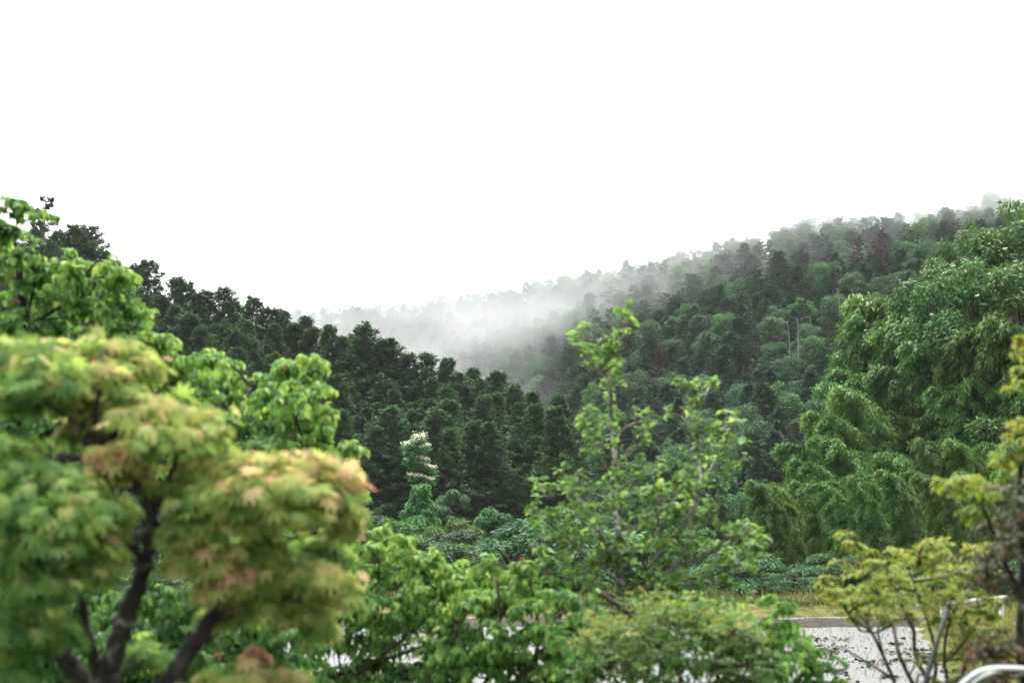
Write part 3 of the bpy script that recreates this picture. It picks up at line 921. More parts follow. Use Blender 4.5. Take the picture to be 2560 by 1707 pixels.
for x, y, k, k2, s, rz in cands:
    z = float(terrain(x, y))
    u, pm = to_px((x, y, z + 6))
    yc = np.interp(u, HILL_PX, HILL_YC)
    crest = y > yc - 14
    f = math.sin(x * .06 + 1.3) * math.sin(y * .045 + .4) + .5 * math.sin(x * .13 - y * .09)
    mist = (u < 1550 and y > 190)
    zone = ('on the ridge line of the long hill' if crest else 'in the mist on the long hill' if mist else
            'high on the long hill' if z > 22 else 'low on the long hill')
    if any(abs(u - a) < 20 and abs(pm - b) < 18 for a, b in dead_at) and counts.get('dying', 0) < 6:
        kind = 'dying'
    elif k < .36 + .22 * f:
        kind = 'pine'
    elif k < .70 + .1 * f:
        kind = 'cedar'
    elif k < .95:
        kind = 'broad'
    else:
        kind = 'fresh'
    H, R = {'dying': (10, 2.0), 'pine': (8.2, 3.0), 'cedar': (8.2, 2.6), 'broad': (8.5, 3.0), 'fresh': (8.5, 2.7)}[kind]
    if crest:
        s *= .88
        if kind in ('cedar', 'pine') and rz > 3.3:
            kind = 'broad'
            H, R = 8.5, 3.0
    ok, sh = seen((x, y, z), H * s * .93, R * s * .84, cone=(kind != 'broad' and kind != 'fresh'), frac=.04)
    if not ok:
        continue
    counts[kind] = counts.get(kind, 0) + 1
    if kind == 'dying':
        place(DYI, 'pine_tree', 'reddish brown dying pine among green trees on the long hill', 'tree', (x, y, z), rz, s, 'dying pines on the long hill')
    elif kind == 'pine':
        place(PIN[int(k2 * 4)], 'pine_tree', 'olive green pine with flat storeyed branches ' + zone, 'tree', (x, y, z), rz, (s * 1.2, s * 1.2, s * .82), 'pines on the long hill')
    elif kind == 'cedar':
        place(CED[int(k2 * 3)], 'conifer_tree', 'dark pointed conifer ' + zone, 'tree', (x, y, z), rz, (s * 1.18, s * 1.18, s * .82), 'pointed conifers on the long hill')  # conifers of undetermined species, grown like the spur cedars
    elif kind == 'broad':
        place(BRO[int(k2 * 4)], 'broadleaf_tree', 'round mid green broadleaf tree ' + zone, 'tree', (x, y, z), rz, s, 'broadleaf trees on the long hill')
    else:
        place(FRE[int(k2 * 2)], 'broadleaf_tree', 'bright fresh green broadleaf tree standing out ' + zone, 'tree', (x, y, z), rz, s, 'bright broadleaf trees on the long hill')

# bare bleached trunks on the hill
for k, (px, py, hh) in enumerate([(1970, 830, 30), (2095, 742, 22), (2025, 812, 22), (1992, 808, 14)]):
    D = (150, 165, 158, 150)[k]
    b, t = P(px, py + hh, D), P(px, py - hh, D)
    tb = Tubes(6)
    tb.add(smooth_path([(0, 0, -6), (.15, 0, 0), (0, 0, t[2] - b[2])], 4), np.linspace(.08, .03, 9))
    for q in range(5):
        zz = (t[2] - b[2]) * (.35 + .13 * q)
        aa = q * 2.2
        tb.add([(0, 0, zz), (math.cos(aa) * .6, math.sin(aa) * .6, zz + .25)], [.025, .012], 4)
    o = link('dead_trunk', tb.mesh('dead_trunk', M['dead_wood']))
    o.location = b
    o['label'] = ['tallest bare bleached trunk low on the hill', 'bare bleached trunk standing highest up the hill', 'thin bare trunk between two taller bleached ones', 'short bare trunk beside the tallest bleached one'][k]
    o['category'] = 'dead tree'
    o['group'] = 'bare trunks on the long hill'


# ---------------------------------------------------------------- garden plants close to the camera
class Plant:
    def __init__(self, seed):
        self.r = np.random.default_rng(seed)
        self.lv, self.fr, self.tr, self.tw = Leaves(), [], Tubes(9), Tubes(5)
        self.nodes = []

    def limb(self, pts, r0, r1, sides=9, node=True):
        """pts: (px, py, D) triples"""
        q = smooth_path([P(*p) for p in pts], 7)
        self.tr.add(q + self.r.normal(0, r0 * .10, q.shape), np.linspace(r0, r1, len(q)), sides)
        if node:
            self.nodes.append(q)
        return q

    def reach(self, c, r0=.008, sag=.0):
        """a branch from the nearest lower limb point to c"""
        if not self.nodes:
            return
        al = np.concatenate(self.nodes)
        dv = al - c
        dist = np.linalg.norm(dv, axis=1) + np.maximum(0, dv[:, 2] + .05) * 2.5
        b = al[np.argmin(dist)]
        if np.linalg.norm(b - c) < .03:
            return
        mid = b * .45 + c * .55 + self.r.normal(0, .03, 3) + np.array([0, 0, .10 * np.linalg.norm(b - c) - sag])
        q = smooth_path([b, mid, c], 5)
        self.tr.add(q, np.linspace(max(r0, .35 * r0 + .012 * np.linalg.norm(b - c)), r0 * .5, len(q)), 6)
        self.nodes.append(q[3:])

    def spray(self, p0, d, L, n, leaf, wr, tint, droop=.55, bend=.5, rad=.0022):
        r = self.r
        d = nrm(d)
        t = np.linspace(0, 1, 6)
        q = p0 + d * (L * t)[:, None] + np.array([0, 0, -1]) * (bend * L * t * t)[:, None]
        self.tw.add(q, np.linspace(rad, rad * .5, 6), 4)
        tt = np.linspace(.22, 1, n)
        c = np.stack([np.interp(tt, t, q[:, k]) for k in range(3)], 1)
        tg = nrm(d + np.array([0, 0, -1]) * (2 * bend * tt)[:, None])
        sd = nrm(np.cross(tg, [0, 0, 1.0]) + 1e-6) * np.where(np.arange(n) % 2, 1, -1)[:, None]
        ld = nrm(tg * .5 + sd * .65 + np.array([0, 0, -droop]) + r.normal(0, .28, (n, 3)))
        nn = nrm(np.array([0, 0, 1.0]) + d * .35 + r.normal(0, .35, (n, 3)))
        sz = leaf * r.uniform(.68, 1.12, n) * (1 - .25 * (tt > .95))
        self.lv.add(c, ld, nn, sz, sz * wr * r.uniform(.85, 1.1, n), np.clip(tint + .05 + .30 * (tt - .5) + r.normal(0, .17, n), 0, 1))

    def spray_clump(self, px, py, D, hw, hh, n, leaf, wr, tint, per=9, reach=True, droop=.55, fruit=0, zmin=-.3):
        c = P(px, py, D)
        rx, rz = hw * D / F_PX, hh * D / F_PX
        b = c - np.array([0, 0, rz * .4])
        if reach:
            self.reach(b)
        o = rand_dir(self.r, n, zmin, 1)
        for k in range(n):
            e = o[k] * np.array([rx, rx * .9, rz * 1.3])
            L = np.linalg.norm(e) * 1.12 * self.r.uniform(.6, 1.4) * (1.5 if self.r.random() < .14 else 1)
            st = b + e * self.r.uniform(.0, .25)
            self.spray(st, e + np.array([0, 0, .25 * L]), L, max(per, int(per * L / max(.12, rx))) if L > rx * 1.5 else per, leaf, wr, tint + self.r.normal(0, .06), droop)
        for k in range(fruit):
            f = c + rand_dir(self.r, 1)[0] * np.array([rx, rx, rz]) * self.r.uniform(.4, .95)
            m = 10
            fl = Leaves()
            fl.add(f + self.r.normal(0, .009, (m, 3)), rand_dir(self.r, m), rand_dir(self.r, m), .024, .016, self.r.random(m))
            self.fr.append(fl)

    def dome(self, px, py, D, hw, hh, tint, dens=1.0, leaf=.060, reach=True):
        """a layer of drooping palmate leaves"""
        r = self.r
        c = P(px, py, D)
        rx, rz = hw * D / F_PX, hh * D / F_PX
        if reach:
            self.reach(c - np.array([0, 0, rz * .2]), r0=.006)
        n = int(dens * 70 + dens * 4700 * rx * rz)
        o = rand_dir(r, n, -.45, 1)
        k = r.uniform(.35, 1.0, n) * (1 + .34 * np.sin(o[:, 0] * 5 + px) * np.sin(o[:, 1] * 5 + py) + .22 * np.sin(o[:, 2] * 6 + px * .7) + .2 * (r.random(n) < .15))
        p = c + o * k[:, None] * np.array([rx, rx * .8, rz])
        hor = o * np.array([1, 1, 0])
        d = nrm(hor * 1.0 + np.array([0, 0, -1]) * (.75 - .35 * o[:, 2:3]) + r.normal(0, .32, (n, 3)))
        nn = nrm(np.array([0, 0, 1.0]) * .9 + hor * .5 + r.normal(0, .28, (n, 3)))
        sz = leaf * r.uniform(.7, 1.15, n)
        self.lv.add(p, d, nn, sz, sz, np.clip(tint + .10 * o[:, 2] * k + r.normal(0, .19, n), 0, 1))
        for q in range(6):
            e = c + rand_dir(r, 1, 0, .8)[0] * np.array([rx, rx, rz]) * .8
            self.tw.add(smooth_path([c - np.array([0, 0, rz * .2]), (c + e) / 2 + np.array([0, 0, .02]), e], 3), np.linspace(.003, .0015, 7), 4)

    def rosette(self, p, d, n, leaf, wr, tint):
        r = self.r
        o = rand_dir(r, n, -.45, .75)
        ld = nrm(o + d * .5 + np.array([0, 0, -.12]))
        nn = nrm(np.array([0, 0, 1.0]) + r.normal(0, .35, (n, 3)))
        sz = leaf * r.uniform(.6, 1.12, n)
        self.lv.add(p + r.normal(0, .006, (n, 3)), ld, nn, sz, sz * wr, np.clip(tint + r.normal(0, .17, n), 0, 1))

    def spurs(self, q, gap, twig, leaf, wr, tint, start=.1, n=(4, 7), up=.5):
        """leaf rosettes on short spurs along a limb path"""
        r = self.r
        seg = np.linalg.norm(np.diff(q, axis=0), axis=1)
        cum = np.concatenate([[0], np.cumsum(seg)])
        s = start * cum[-1]
        while s < cum[-1]:
            p = np.array([np.interp(s, cum, q[:, k]) for k in range(3)])
            d = rand_dir(r, 1, -.2, .9)[0] + np.array([0, 0, up])
            L = twig * r.uniform(.5, 1.5)
            e = p + nrm(d) * L
            self.tw.add(smooth_path([p, (p + e) / 2 + r.normal(0, .01, 3), e], 3), np.linspace(.0045, .0028, 7), 5)
            self.rosette(e, nrm(d), r.integers(*n), leaf, wr, tint)
            if r.random() < .45:
                self.rosette((p + e) / 2, nrm(d), 3, leaf, wr, tint - .05)
            s += gap * r.uniform(.6, 1.4)
        self.rosette(q[-1], nrm(q[-1] - q[-3]), r.integers(5, 8), leaf, wr, tint + .12)

    def finish(self, name, label, cat, base, leafmat, tpl, barkmat, twigmat=None, smooth=True, fruitname='fruit_cluster', group=None):
        e = thing(name, label, cat, tuple(base), group=group)
        off = -np.asarray(base, float)
        parts = []
        t = self.tr
        t.V += self.tw.V
        t.I += [q + t.n for q in self.tw.I]
        t.C += self.tw.C
        if t.V:
            parts.append(('trunk', t.mesh(name + '_trunk', M[barkmat])))
        parts.append(('foliage', self.lv.mesh(name + '_foliage', M[leafmat], tpl, smooth)))
        for f in self.fr:
            parts.append((fruitname, f.mesh(name + '_' + fruitname, M['coral'])))
        for pn, me in parts:
            co = np.empty(len(me.vertices) * 3, np.float32)
            me.vertices.foreach_get("co", co)
            me.vertices.foreach_set("co", (co.reshape(-1, 3) + off.astype(np.float32)).ravel())
            link(pn, me, e)
        return e


def base_at(px, D):
    q = P(px, 1345, D)
    return np.array([q[0], D, .28])


def down(px, py, D):
    """extra (px, py, D) point so a stem reaches the garden ground"""
    return (px, 1345 + (CAM_Z - .28) / D * F_PX, D)


# --- Japanese maple, very near
mp = Plant(501)
D0 = 5.2
bs = base_at(260, D0)
mp.limb([down(250, 0, D0), (225, 1800, D0), (165, 1640, D0), (150, 1500, D0), (120, 1380, D0)], .045, .022)
mp.limb([(250, 1960, D0), (255, 1760, D0), (285, 1640, D0), (330, 1500, D0), (362, 1400, D0), (378, 1300, D0), (340, 1200, D0)], .050, .018)
mp.limb([(240, 1800, D0), (245, 1690, D0), (215, 1560, D0), (205, 1490, D0)], .022, .014)
mp.limb([(290, 2000, D0), (390, 1780, D0 - .1), (450, 1660, D0 - .1), (510, 1570, D0 - .1), (560, 1500, D0), (600, 1400, D0)], .050, .015)
mp.limb([(355, 1420, D0), (300, 1290, D0), (250, 1190, D0), (228, 1120, D0), (212, 1070, D0)], .022, .026)
mp.limb([(236, 1150, D0), (240, 1040, D0), (250, 960, D0), (262, 900, D0)], .013, .007)
mp.limb([(378, 1300, D0), (430, 1180, D0), (450, 1090, D0)], .015, .006)
mp.limb([(590, 1430, D0), (680, 1330, D0), (750, 1230, D0)], .014, .006)
mp.limb([(228, 1120, D0), (290, 1075, D0)], .022, .018, node=False)
for a in [
        (40, 900, 3.5, 120, 60, .36), (120, 960, 3.4, 100, 60, .32), (35, 1000, 3.4, 100, 55, .26), (190, 905, 3.6, 60, 40, .48), (130, 885, 3.6, 50, 34, .52),
        (285, 895, 3.6, 100, 55, .56), (240, 950, 3.5, 110, 60, .48), (350, 925, 3.6, 70, 50, .60), (200, 1015, 3.6, 100, 45, .42), (310, 995, 3.7, 70, 40, .55),
        (330, 1055, 3.5, 120, 50, .55), (430, 1035, 3.5, 120, 55, .50), (510, 1080, 3.5, 75, 70, .52), (410, 1100, 3.4, 120, 60, .45), (200, 1080, 3.6, 45, 60, .52), (540, 1140, 3.6, 60, 50, .38),
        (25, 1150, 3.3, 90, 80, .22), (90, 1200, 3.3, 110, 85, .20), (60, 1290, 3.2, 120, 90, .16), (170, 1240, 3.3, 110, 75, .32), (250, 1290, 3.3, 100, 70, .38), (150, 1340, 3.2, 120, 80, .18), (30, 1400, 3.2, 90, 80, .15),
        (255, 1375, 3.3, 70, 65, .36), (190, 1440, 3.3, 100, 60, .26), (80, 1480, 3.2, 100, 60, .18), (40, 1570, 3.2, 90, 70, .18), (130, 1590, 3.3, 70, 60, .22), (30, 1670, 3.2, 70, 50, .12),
        (285, 1150, 3.4, 60, 42, .74), (330, 1180, 3.5, 45, 35, .72),
        (440, 1225, 3.5, 75, 50, .38), (500, 1190, 3.5, 90, 50, .46), (540, 1260, 3.4, 100, 60, .42), (620, 1175, 3.5, 90, 45, .64), (690, 1165, 3.5, 90, 45, .72), (780, 1165, 3.5, 80, 42, .74), (850, 1195, 3.5, 60, 40, .78),
        (640, 1230, 3.4, 110, 55, .60), (740, 1230, 3.4, 110, 55, .60), (820, 1260, 3.5, 80, 60, .64), (860, 1320, 3.5, 45, 55, .68), (720, 1290, 3.4, 100, 40, .56), (600, 1300, 3.4, 90, 60, .46), (470, 1330, 3.4, 60, 55, .40),
        (500, 1330, 3.4, 80, 45, .62), (470, 1400, 3.4, 60, 60, .55), (545, 1410, 3.4, 60, 55, .66), (590, 1460, 3.4, 45, 45, .70), (640, 1380, 3.5, 100, 60, .34), (740, 1400, 3.6, 100, 60, .20), (810, 1380, 3.6, 70, 50, .26),
        (700, 1450, 3.5, 110, 60, .48), (800, 1450, 3.4, 80, 50, .60), (850, 1480, 3.4, 55, 55, .62), (660, 1520, 3.5, 90, 55, .40), (760, 1520, 3.5, 80, 60, .46), (560, 1530, 3.5, 50, 50, .46), (530, 1480, 3.4, 50, 40, .68), (800, 1570, 3.5, 40, 40, .42),
        (620, 1690, 3.4, 110, 40, .55), (540, 1720, 3.4, 80, 40, .48), (700, 1700, 3.4, 50, 35, .72), (360, 1640, 3.6, 70, 40, .24), (640, 1640, 3.5, 25, 15, .92)]:
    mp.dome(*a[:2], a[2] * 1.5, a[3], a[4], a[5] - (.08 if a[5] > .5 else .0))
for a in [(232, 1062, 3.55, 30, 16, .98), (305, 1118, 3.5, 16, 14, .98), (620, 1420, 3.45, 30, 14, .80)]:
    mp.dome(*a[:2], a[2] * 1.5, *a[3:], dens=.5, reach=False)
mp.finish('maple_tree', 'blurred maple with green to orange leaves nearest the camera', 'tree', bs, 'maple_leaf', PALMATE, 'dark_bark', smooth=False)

# --- tall green-leaved tree behind the maple
gt = Plant(511)
D1 = 10.0
gt.limb([down(-120, 0, D1), (-60, 1500, D1), (0, 1200, D1), (40, 1000, D1), (60, 800, D1), (40, 620, D1)], .075, .02)
gt.limb([(-30, 1250, D1), (60, 1130, D1), (180, 1040, D1), (330, 960, D1), (470, 900, D1)], .035, .012)
gt.limb([(20, 1180, D1), (250, 1130, D1 - .2), (420, 1100, D1 - .3), (560, 1060, D1 - .4), (620, 990, D1 - .4), (660, 930, D1 - .4)], .035, .008)
gt.limb([(0, 880, D1), (60, 830, D1), (130, 780, D1), (220, 735, D1)], .022, .008)
gt.limb([(560, 1060, D1 - .4), (650, 1000, D1 - .4), (760, 940, D1 - .4)], .012, .006)
gt.limb([(420, 1100, D1 - .3), (600, 1110, D1 - .4), (780, 1100, D1 - .5), (850, 1115, D1 - .5)], .014, .005)
gt.limb([(60, 830, D1), (90, 700, D1), (110, 600, D1)], .012, .006)
L1 = .072
for a in [
        (10, 515, 60, 36, 5, .40), (50, 505, 34, 28, 3, .45), (15, 560, 50, 40, 4, .42), (90, 530, 30, 14, 1, .55), (5, 575, 36, 40, 3, .40), (-10, 640, 50, 50, 6, .42), (128, 535, 14, 12, 1, .6),
        (50, 635, 60, 34, 6, .48), (100, 660, 46, 36, 4, .50), (25, 680, 80, 50, 9, .40), (155, 655, 26, 34, 3, .72), (80, 700, 60, 40, 6, .42),
        (225, 665, 60, 36, 6, .56), (285, 660, 45, 36, 5, .72), (255, 700, 60, 40, 6, .45), (190, 690, 36, 30, 3, .58), (310, 690, 20, 30, 2, .6),
        (60, 750, 80, 50, 9, .45), (150, 740, 70, 45, 7, .48), (20, 800, 70, 50, 8, .42), (230, 770, 80, 45, 9, .46), (300, 750, 60, 45, 6, .50), (350, 780, 34, 34, 4, .72), (120, 810, 80, 40, 8, .36), (200, 830, 90, 40, 8, .40), (320, 820, 70, 40, 7, .45), (410, 840, 34, 22, 4, .66), (385, 860, 40, 25, 4, .62),
        (470, 900, 60, 34, 6, .60), (530, 890, 50, 36, 5, .62), (570, 930, 50, 40, 5, .62), (480, 950, 70, 40, 7, .50), (420, 920, 60, 40, 6, .50), (440, 1000, 70, 40, 7, .42), (560, 990, 60, 45, 6, .46), (380, 980, 60, 45, 6, .40), (520, 1050, 70, 45, 7, .40),
        (680, 930, 60, 40, 6, .62), (720, 910, 50, 30, 5, .66), (782, 895, 26, 30, 4, .75), (700, 980, 70, 45, 7, .52), (780, 950, 55, 34, 6, .70), (640, 1000, 60, 45, 6, .50), (760, 1010, 65, 40, 7, .50), (810, 1030, 34, 34, 4, .70), (690, 1050, 70, 45, 8, .45), (790, 1075, 50, 34, 5, .58), (740, 1100, 70, 40, 7, .50), (660, 1110, 60, 40, 6, .45), (860, 1120, 34, 22, 4, .66), (610, 1070, 60, 40, 6, .42),
        (100, 900, 110, 60, 10, .32), (250, 900, 110, 60, 10, .32), (50, 1040, 90, 60, 9, .28), (170, 1080, 90, 60, 8, .25), (330, 1060, 90, 60, 8, .30), (420, 1140, 90, 60, 8, .30), (600, 1160, 90, 50, 8, .36), (0, 1120, 80, 60, 8, .25), (520, 1180, 80, 50, 7, .35)]:
    px, py, hw, hh, n, ti = a
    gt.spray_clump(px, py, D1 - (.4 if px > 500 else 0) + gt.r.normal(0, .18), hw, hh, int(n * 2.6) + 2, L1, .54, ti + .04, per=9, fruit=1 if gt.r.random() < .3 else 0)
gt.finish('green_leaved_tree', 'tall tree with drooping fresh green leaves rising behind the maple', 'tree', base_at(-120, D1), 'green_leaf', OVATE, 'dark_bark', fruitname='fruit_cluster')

# --- lower green shrubs of the same kind
for sd_, base_px, clumps, limbs, lab in (
    (521, 700, [(880, 1220, 36, 25, 4, .5), (850, 1250, 30, 20, 3, .5), (920, 1370, 60, 30, 6, .55), (990, 1345, 30, 20, 3, .75), (1005, 1375, 50, 30, 6, .52), (950, 1420, 80, 35, 9, .45), (1050, 1420, 60, 34, 7, .56), (870, 1430, 70, 40, 7, .34), (1110, 1410, 60, 40, 7, .62), (1150, 1450, 50, 36, 6, .60), (1090, 1480, 60, 40, 7, .56), (980, 1490, 80, 40, 9, .42), (880, 1520, 80, 40, 8, .32), (1040, 1550, 80, 40, 9, .45), (940, 1590, 90, 40, 9, .38), (830, 1600, 90, 40, 9, .34), (1090, 1610, 70, 40, 7, .44), (860, 1680, 100, 40, 10, .42), (1000, 1690, 100, 40, 10, .44), (740, 1640, 90, 45, 9, .36), (700, 1560, 70, 50, 7, .30), (650, 1600, 70, 50, 7, .35), (620, 1480, 60, 40, 6, .35), (440, 1500, 60, 60, 7, .42), (420, 1600, 60, 50, 7, .50), (470, 1670, 60, 50, 6, .40), (380, 1560, 50, 40, 5, .55), (260, 1520, 50, 40, 5, .36), (120, 1690, 90, 40, 7, .30), (960, 1320, 22, 16, 2, .7), (640, 1690, 80, 40, 8, .36), (560, 1620, 70, 45, 6, .4), (950, 1660, 90, 40, 9, .4), (1070, 1660, 80, 40, 8, .4), (780, 1560, 80, 40, 8, .34), (930, 1540, 70, 36, 7, .42), (760, 1700, 80, 30, 7, .36), (1100, 1550, 50, 36, 6, .5), (40, 1600, 90, 50, 7, .2), (150, 1560, 90, 50, 7, .22), (330, 1680, 90, 40, 8, .3), (200, 1640, 80, 50, 7, .25), (520, 1560, 70, 50, 7, .32), (330, 1480, 70, 50, 6, .3), (60, 1500, 80, 50, 6, .2), (900, 1480, 70, 40, 7, .4), (1000, 1540, 80, 40, 7, .4), (840, 1380, 60, 40, 6, .4), (800, 1470, 60, 40, 6, .34), (690, 1480, 60, 50, 6, .3), (1060, 1520, 70, 36, 7, .46)],
     [[(720, 2100, 10.5), (700, 1800, 10.5), (760, 1620, 10.5), (860, 1540, 10.5), (950, 1450, 10.5)], [(760, 1800, 10.4), (900, 1680, 10.4), (1040, 1570, 10.4), (1120, 1470, 10.4)], [(700, 1850, 10.5), (560, 1680, 10.5), (460, 1560, 10.5)], [(800, 1700, 10.5), (980, 1640, 10.4), (1100, 1600, 10.4)]],
     'low green shrub with drooping leaves just past the maple trunks'),
    (522, 1200, [(1220, 1400, 34, 28, 4, .62), (1230, 1440, 34, 36, 4, .55), (1180, 1500, 50, 36, 6, .50), (1300, 1410, 40, 30, 5, .58), (1290, 1460, 50, 36, 6, .60), (1250, 1520, 60, 40, 7, .46), (1330, 1500, 50, 40, 6, .52), (1180, 1580, 70, 40, 8, .40), (1280, 1590, 70, 40, 8, .42), (1370, 1570, 50, 36, 5, .40), (1200, 1660, 90, 40, 9, .44), (1320, 1650, 80, 45, 9, .52), (1400, 1640, 60, 50, 7, .58), (1110, 1680, 80, 40, 8, .42), (1390, 1710, 80, 40, 8, .5), (1260, 1715, 80, 40, 8, .46), (1140, 1540, 40, 30, 4, .45), (1240, 1620, 70, 36, 7, .4), (1330, 1570, 60, 36, 6, .46), (1160, 1630, 70, 36, 7, .4), (1420, 1590, 60, 36, 6, .4), (1300, 1700, 80, 36, 8, .46), (1440, 1690, 60, 36, 6, .5), (1420, 1510, 50, 40, 6, .45), (1370, 1460, 50, 36, 5, .5), (1440, 1560, 50, 36, 5, .4), (1230, 1490, 50, 36, 6, .5), (1130, 1600, 60, 36, 6, .42)],
     [[(1200, 2100, 10.0), (1190, 1800, 10.0), (1230, 1660, 10.0), (1250, 1540, 10.0), (1240, 1430, 10.0)], [(1200, 1800, 10.0), (1330, 1660, 10.0), (1340, 1520, 10.0), (1310, 1420, 10.0)], [(1190, 1780, 10.0), (1120, 1640, 10.0), (1180, 1510, 10.0)], [(1060, 1720, 10.0), (1130, 1660, 10.0), (1220, 1620, 10.0)]],
     'green shrub with coral fruit clusters in front of the flooded paddy')):
    sh = Plant(sd_)
    for lm in limbs:
        sh.limb(lm, .022, .006)
    for px, py, hw, hh, n, ti in clumps:
        sh.spray_clump(px, py, limbs[0][0][2] + sh.r.normal(0, .25), hw, hh, int(n * 2.7) + 1, .075, .54, ti + .08, per=9, fruit=1 if sh.r.random() < .7 else 0)
    sh.finish('leafy_shrub', lab, 'shrub', base_at(base_px, limbs[0][0][2]), 'green_leaf', OVATE, 'twig', fruitname='fruit_cluster')

sh = Plant(523)
for lm in ([(300, 2200, 9.2), (290, 1850, 9.2), (240, 1650, 9.2), (200, 1520, 9.2)], [(300, 1900, 9.2), (420, 1720, 9.2), (470, 1560, 9.2)], [(290, 1900, 9.2), (120, 1720, 9.2), (60, 1560, 9.2)], [(310, 2000, 9.2), (560, 1760, 9.2), (650, 1600, 9.2)]):
    sh.limb(lm, .022, .007)
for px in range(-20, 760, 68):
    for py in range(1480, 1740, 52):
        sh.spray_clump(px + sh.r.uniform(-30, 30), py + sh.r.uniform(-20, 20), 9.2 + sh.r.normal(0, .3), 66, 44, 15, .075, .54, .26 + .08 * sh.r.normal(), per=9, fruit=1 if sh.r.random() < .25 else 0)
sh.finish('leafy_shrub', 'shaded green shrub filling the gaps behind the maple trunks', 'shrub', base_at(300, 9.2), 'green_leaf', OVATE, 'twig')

# --- upright rounded-leaf tree with two leaders
pr = Plant(531)
D2 = 10.4
lead = [
    ([down(1600, 0, D2), (1590, 1800, D2), (1560, 1600, D2), (1548, 1440, D2), (1545, 1320, D2)], .045, .026, False),
    ([(1545, 1320, D2), (1530, 1230, D2), (1538, 1160, D2), (1528, 1050, D2), (1526, 960, D2), (1527, 920, D2), (1545, 880, D2), (1548, 830, D2), (1556, 785, D2)], .022, .006, True),
    ([(1527, 960, D2), (1495, 925, D2), (1460, 885, D2), (1452, 870, D2)], .007, .004, True),
    ([(1490, 925, D2), (1505, 890, D2), (1485, 855, D2), (1470, 815, D2)], .007, .004, True),
    ([(1527, 915, D2), (1540, 880, D2), (1520, 870, D2)], .005, .003, True),
    ([(1555, 850, D2), (1562, 810, D2), (1568, 785, D2)], .005, .003, True),
    ([(1530, 1050, D2), (1495, 1070, D2), (1465, 1075, D2)], .007, .004, True),
    ([(1515, 1170, D2), (1490, 1120, D2), (1470, 1070, D2), (1455, 1050, D2)], .010, .004, True),
    ([(1535, 1090, D2), (1580, 1060, D2), (1625, 1050, D2)], .008, .004, True),
    ([(1536, 1160, D2), (1590, 1120, D2), (1610, 1090, D2)], .008, .004, True),
    ([(1540, 1230, D2), (1600, 1190, D2), (1640, 1180, D2)], .010, .004, True),
    ([(1620, 1420, D2), (1700, 1330, D2), (1745, 1240, D2), (1748, 1150, D2), (1736, 1060, D2), (1722, 1000, D2), (1712, 955, D2)], .020, .005, True),
    ([(1740, 1080, D2), (1700, 1040, D2), (1672, 1035, D2)], .006, .003, True),
    ([(1735, 1050, D2), (1765, 985, D2), (1775, 960, D2)], .006, .003, True),
    ([(1745, 1220, D2), (1790, 1150, D2), (1820, 1090, D2), (1838, 1050, D2)], .010, .004, True),
    ([(1800, 1140, D2), (1840, 1110, D2), (1860, 1105, D2)], .006, .003, True),
    ([(1548, 1440, D2), (1480, 1290, D2), (1420, 1230, D2), (1345, 1220, D2)], .014, .005, True),
    ([(1480, 1290, D2), (1450, 1220, D2), (1400, 1180, D2)], .008, .004, True),
    ([(1550, 1350, D2), (1620, 1290, D2), (1680, 1240, D2), (1720, 1210, D2)], .014, .005, True),
    ([(1560, 1460, D2), (1470, 1390, D2), (1400, 1360, D2), (1340, 1350, D2)], .014, .005, True),
    ([(1470, 1390, D2), (1390, 1320, D2), (1350, 1290, D2)], .009, .004, True),
    ([(1600, 1480, D2), (1680, 1420, D2), (1740, 1330, D2), (1790, 1270, D2)], .014, .005, True),
    ([(1660, 1440, D2), (1760, 1390, D2), (1830, 1340, D2), (1880, 1340, D2)], .012, .004, True),
    ([(1560, 1500, D2), (1450, 1460, D2), (1380, 1420, D2)], .013, .005, True),
    ([(1580, 1560, D2), (1690, 1480, D2), (1800, 1430, D2), (1850, 1410, D2)], .013, .005, True),
    ([(1545, 1320, D2), (1560, 1270, D2), (1590, 1240, D2)], .010, .004, True),
    ([(1640, 1400, D2), (1650, 1330, D2), (1640, 1270, D2)], .010, .004, True),
    ([(1700, 1330, D2), (1760, 1290, D2), (1820, 1190, D2), (1840, 1170, D2)], .009, .004, True),
]
for pts, r0, r1, leafy in lead:
    jit = [(a, b, c + pr.r.normal(0, .22) * (i > 0)) for i, (a, b, c) in enumerate(pts)]
    q = pr.limb(jit, r0, r1, 8)
    if leafy:
        hi = pts[-1][1] < 1120
        pr.spurs(q, .060 if not hi else .08, .10, .066, .76, .46 + (.12 if hi else 0), start=.08)
for k in range(150):
    px, py = pr.r.uniform(1340, 1890), pr.r.uniform(1200, 1640)
    if (px < 1450 and py < 1230) or (px > 1800 and py < 1300):
        continue
    p = P(px, py, D2 + pr.r.normal(0, .3))
    al = np.concatenate(pr.nodes)
    b = al[np.argmin(np.linalg.norm(al - p, axis=1) + np.maximum(0, al[:, 2] - p[2]))]
    if np.linalg.norm(b - p) > .6:
        continue
    q = smooth_path([b, (b + p) / 2 + pr.r.normal(0, .02, 3), p], 4)
    pr.tw.add(q, np.linspace(.006, .0035, len(q)), 5)
    pr.spurs(q, .07, .08, .066, .76, .52, start=.3)
pr.finish('fruit_tree', 'upright tree with rounded leaves and two bare pale leaders', 'tree', base_at(1600, D2), 'pear_leaf', OVATE, 'pale_bark', 'pale_bark')

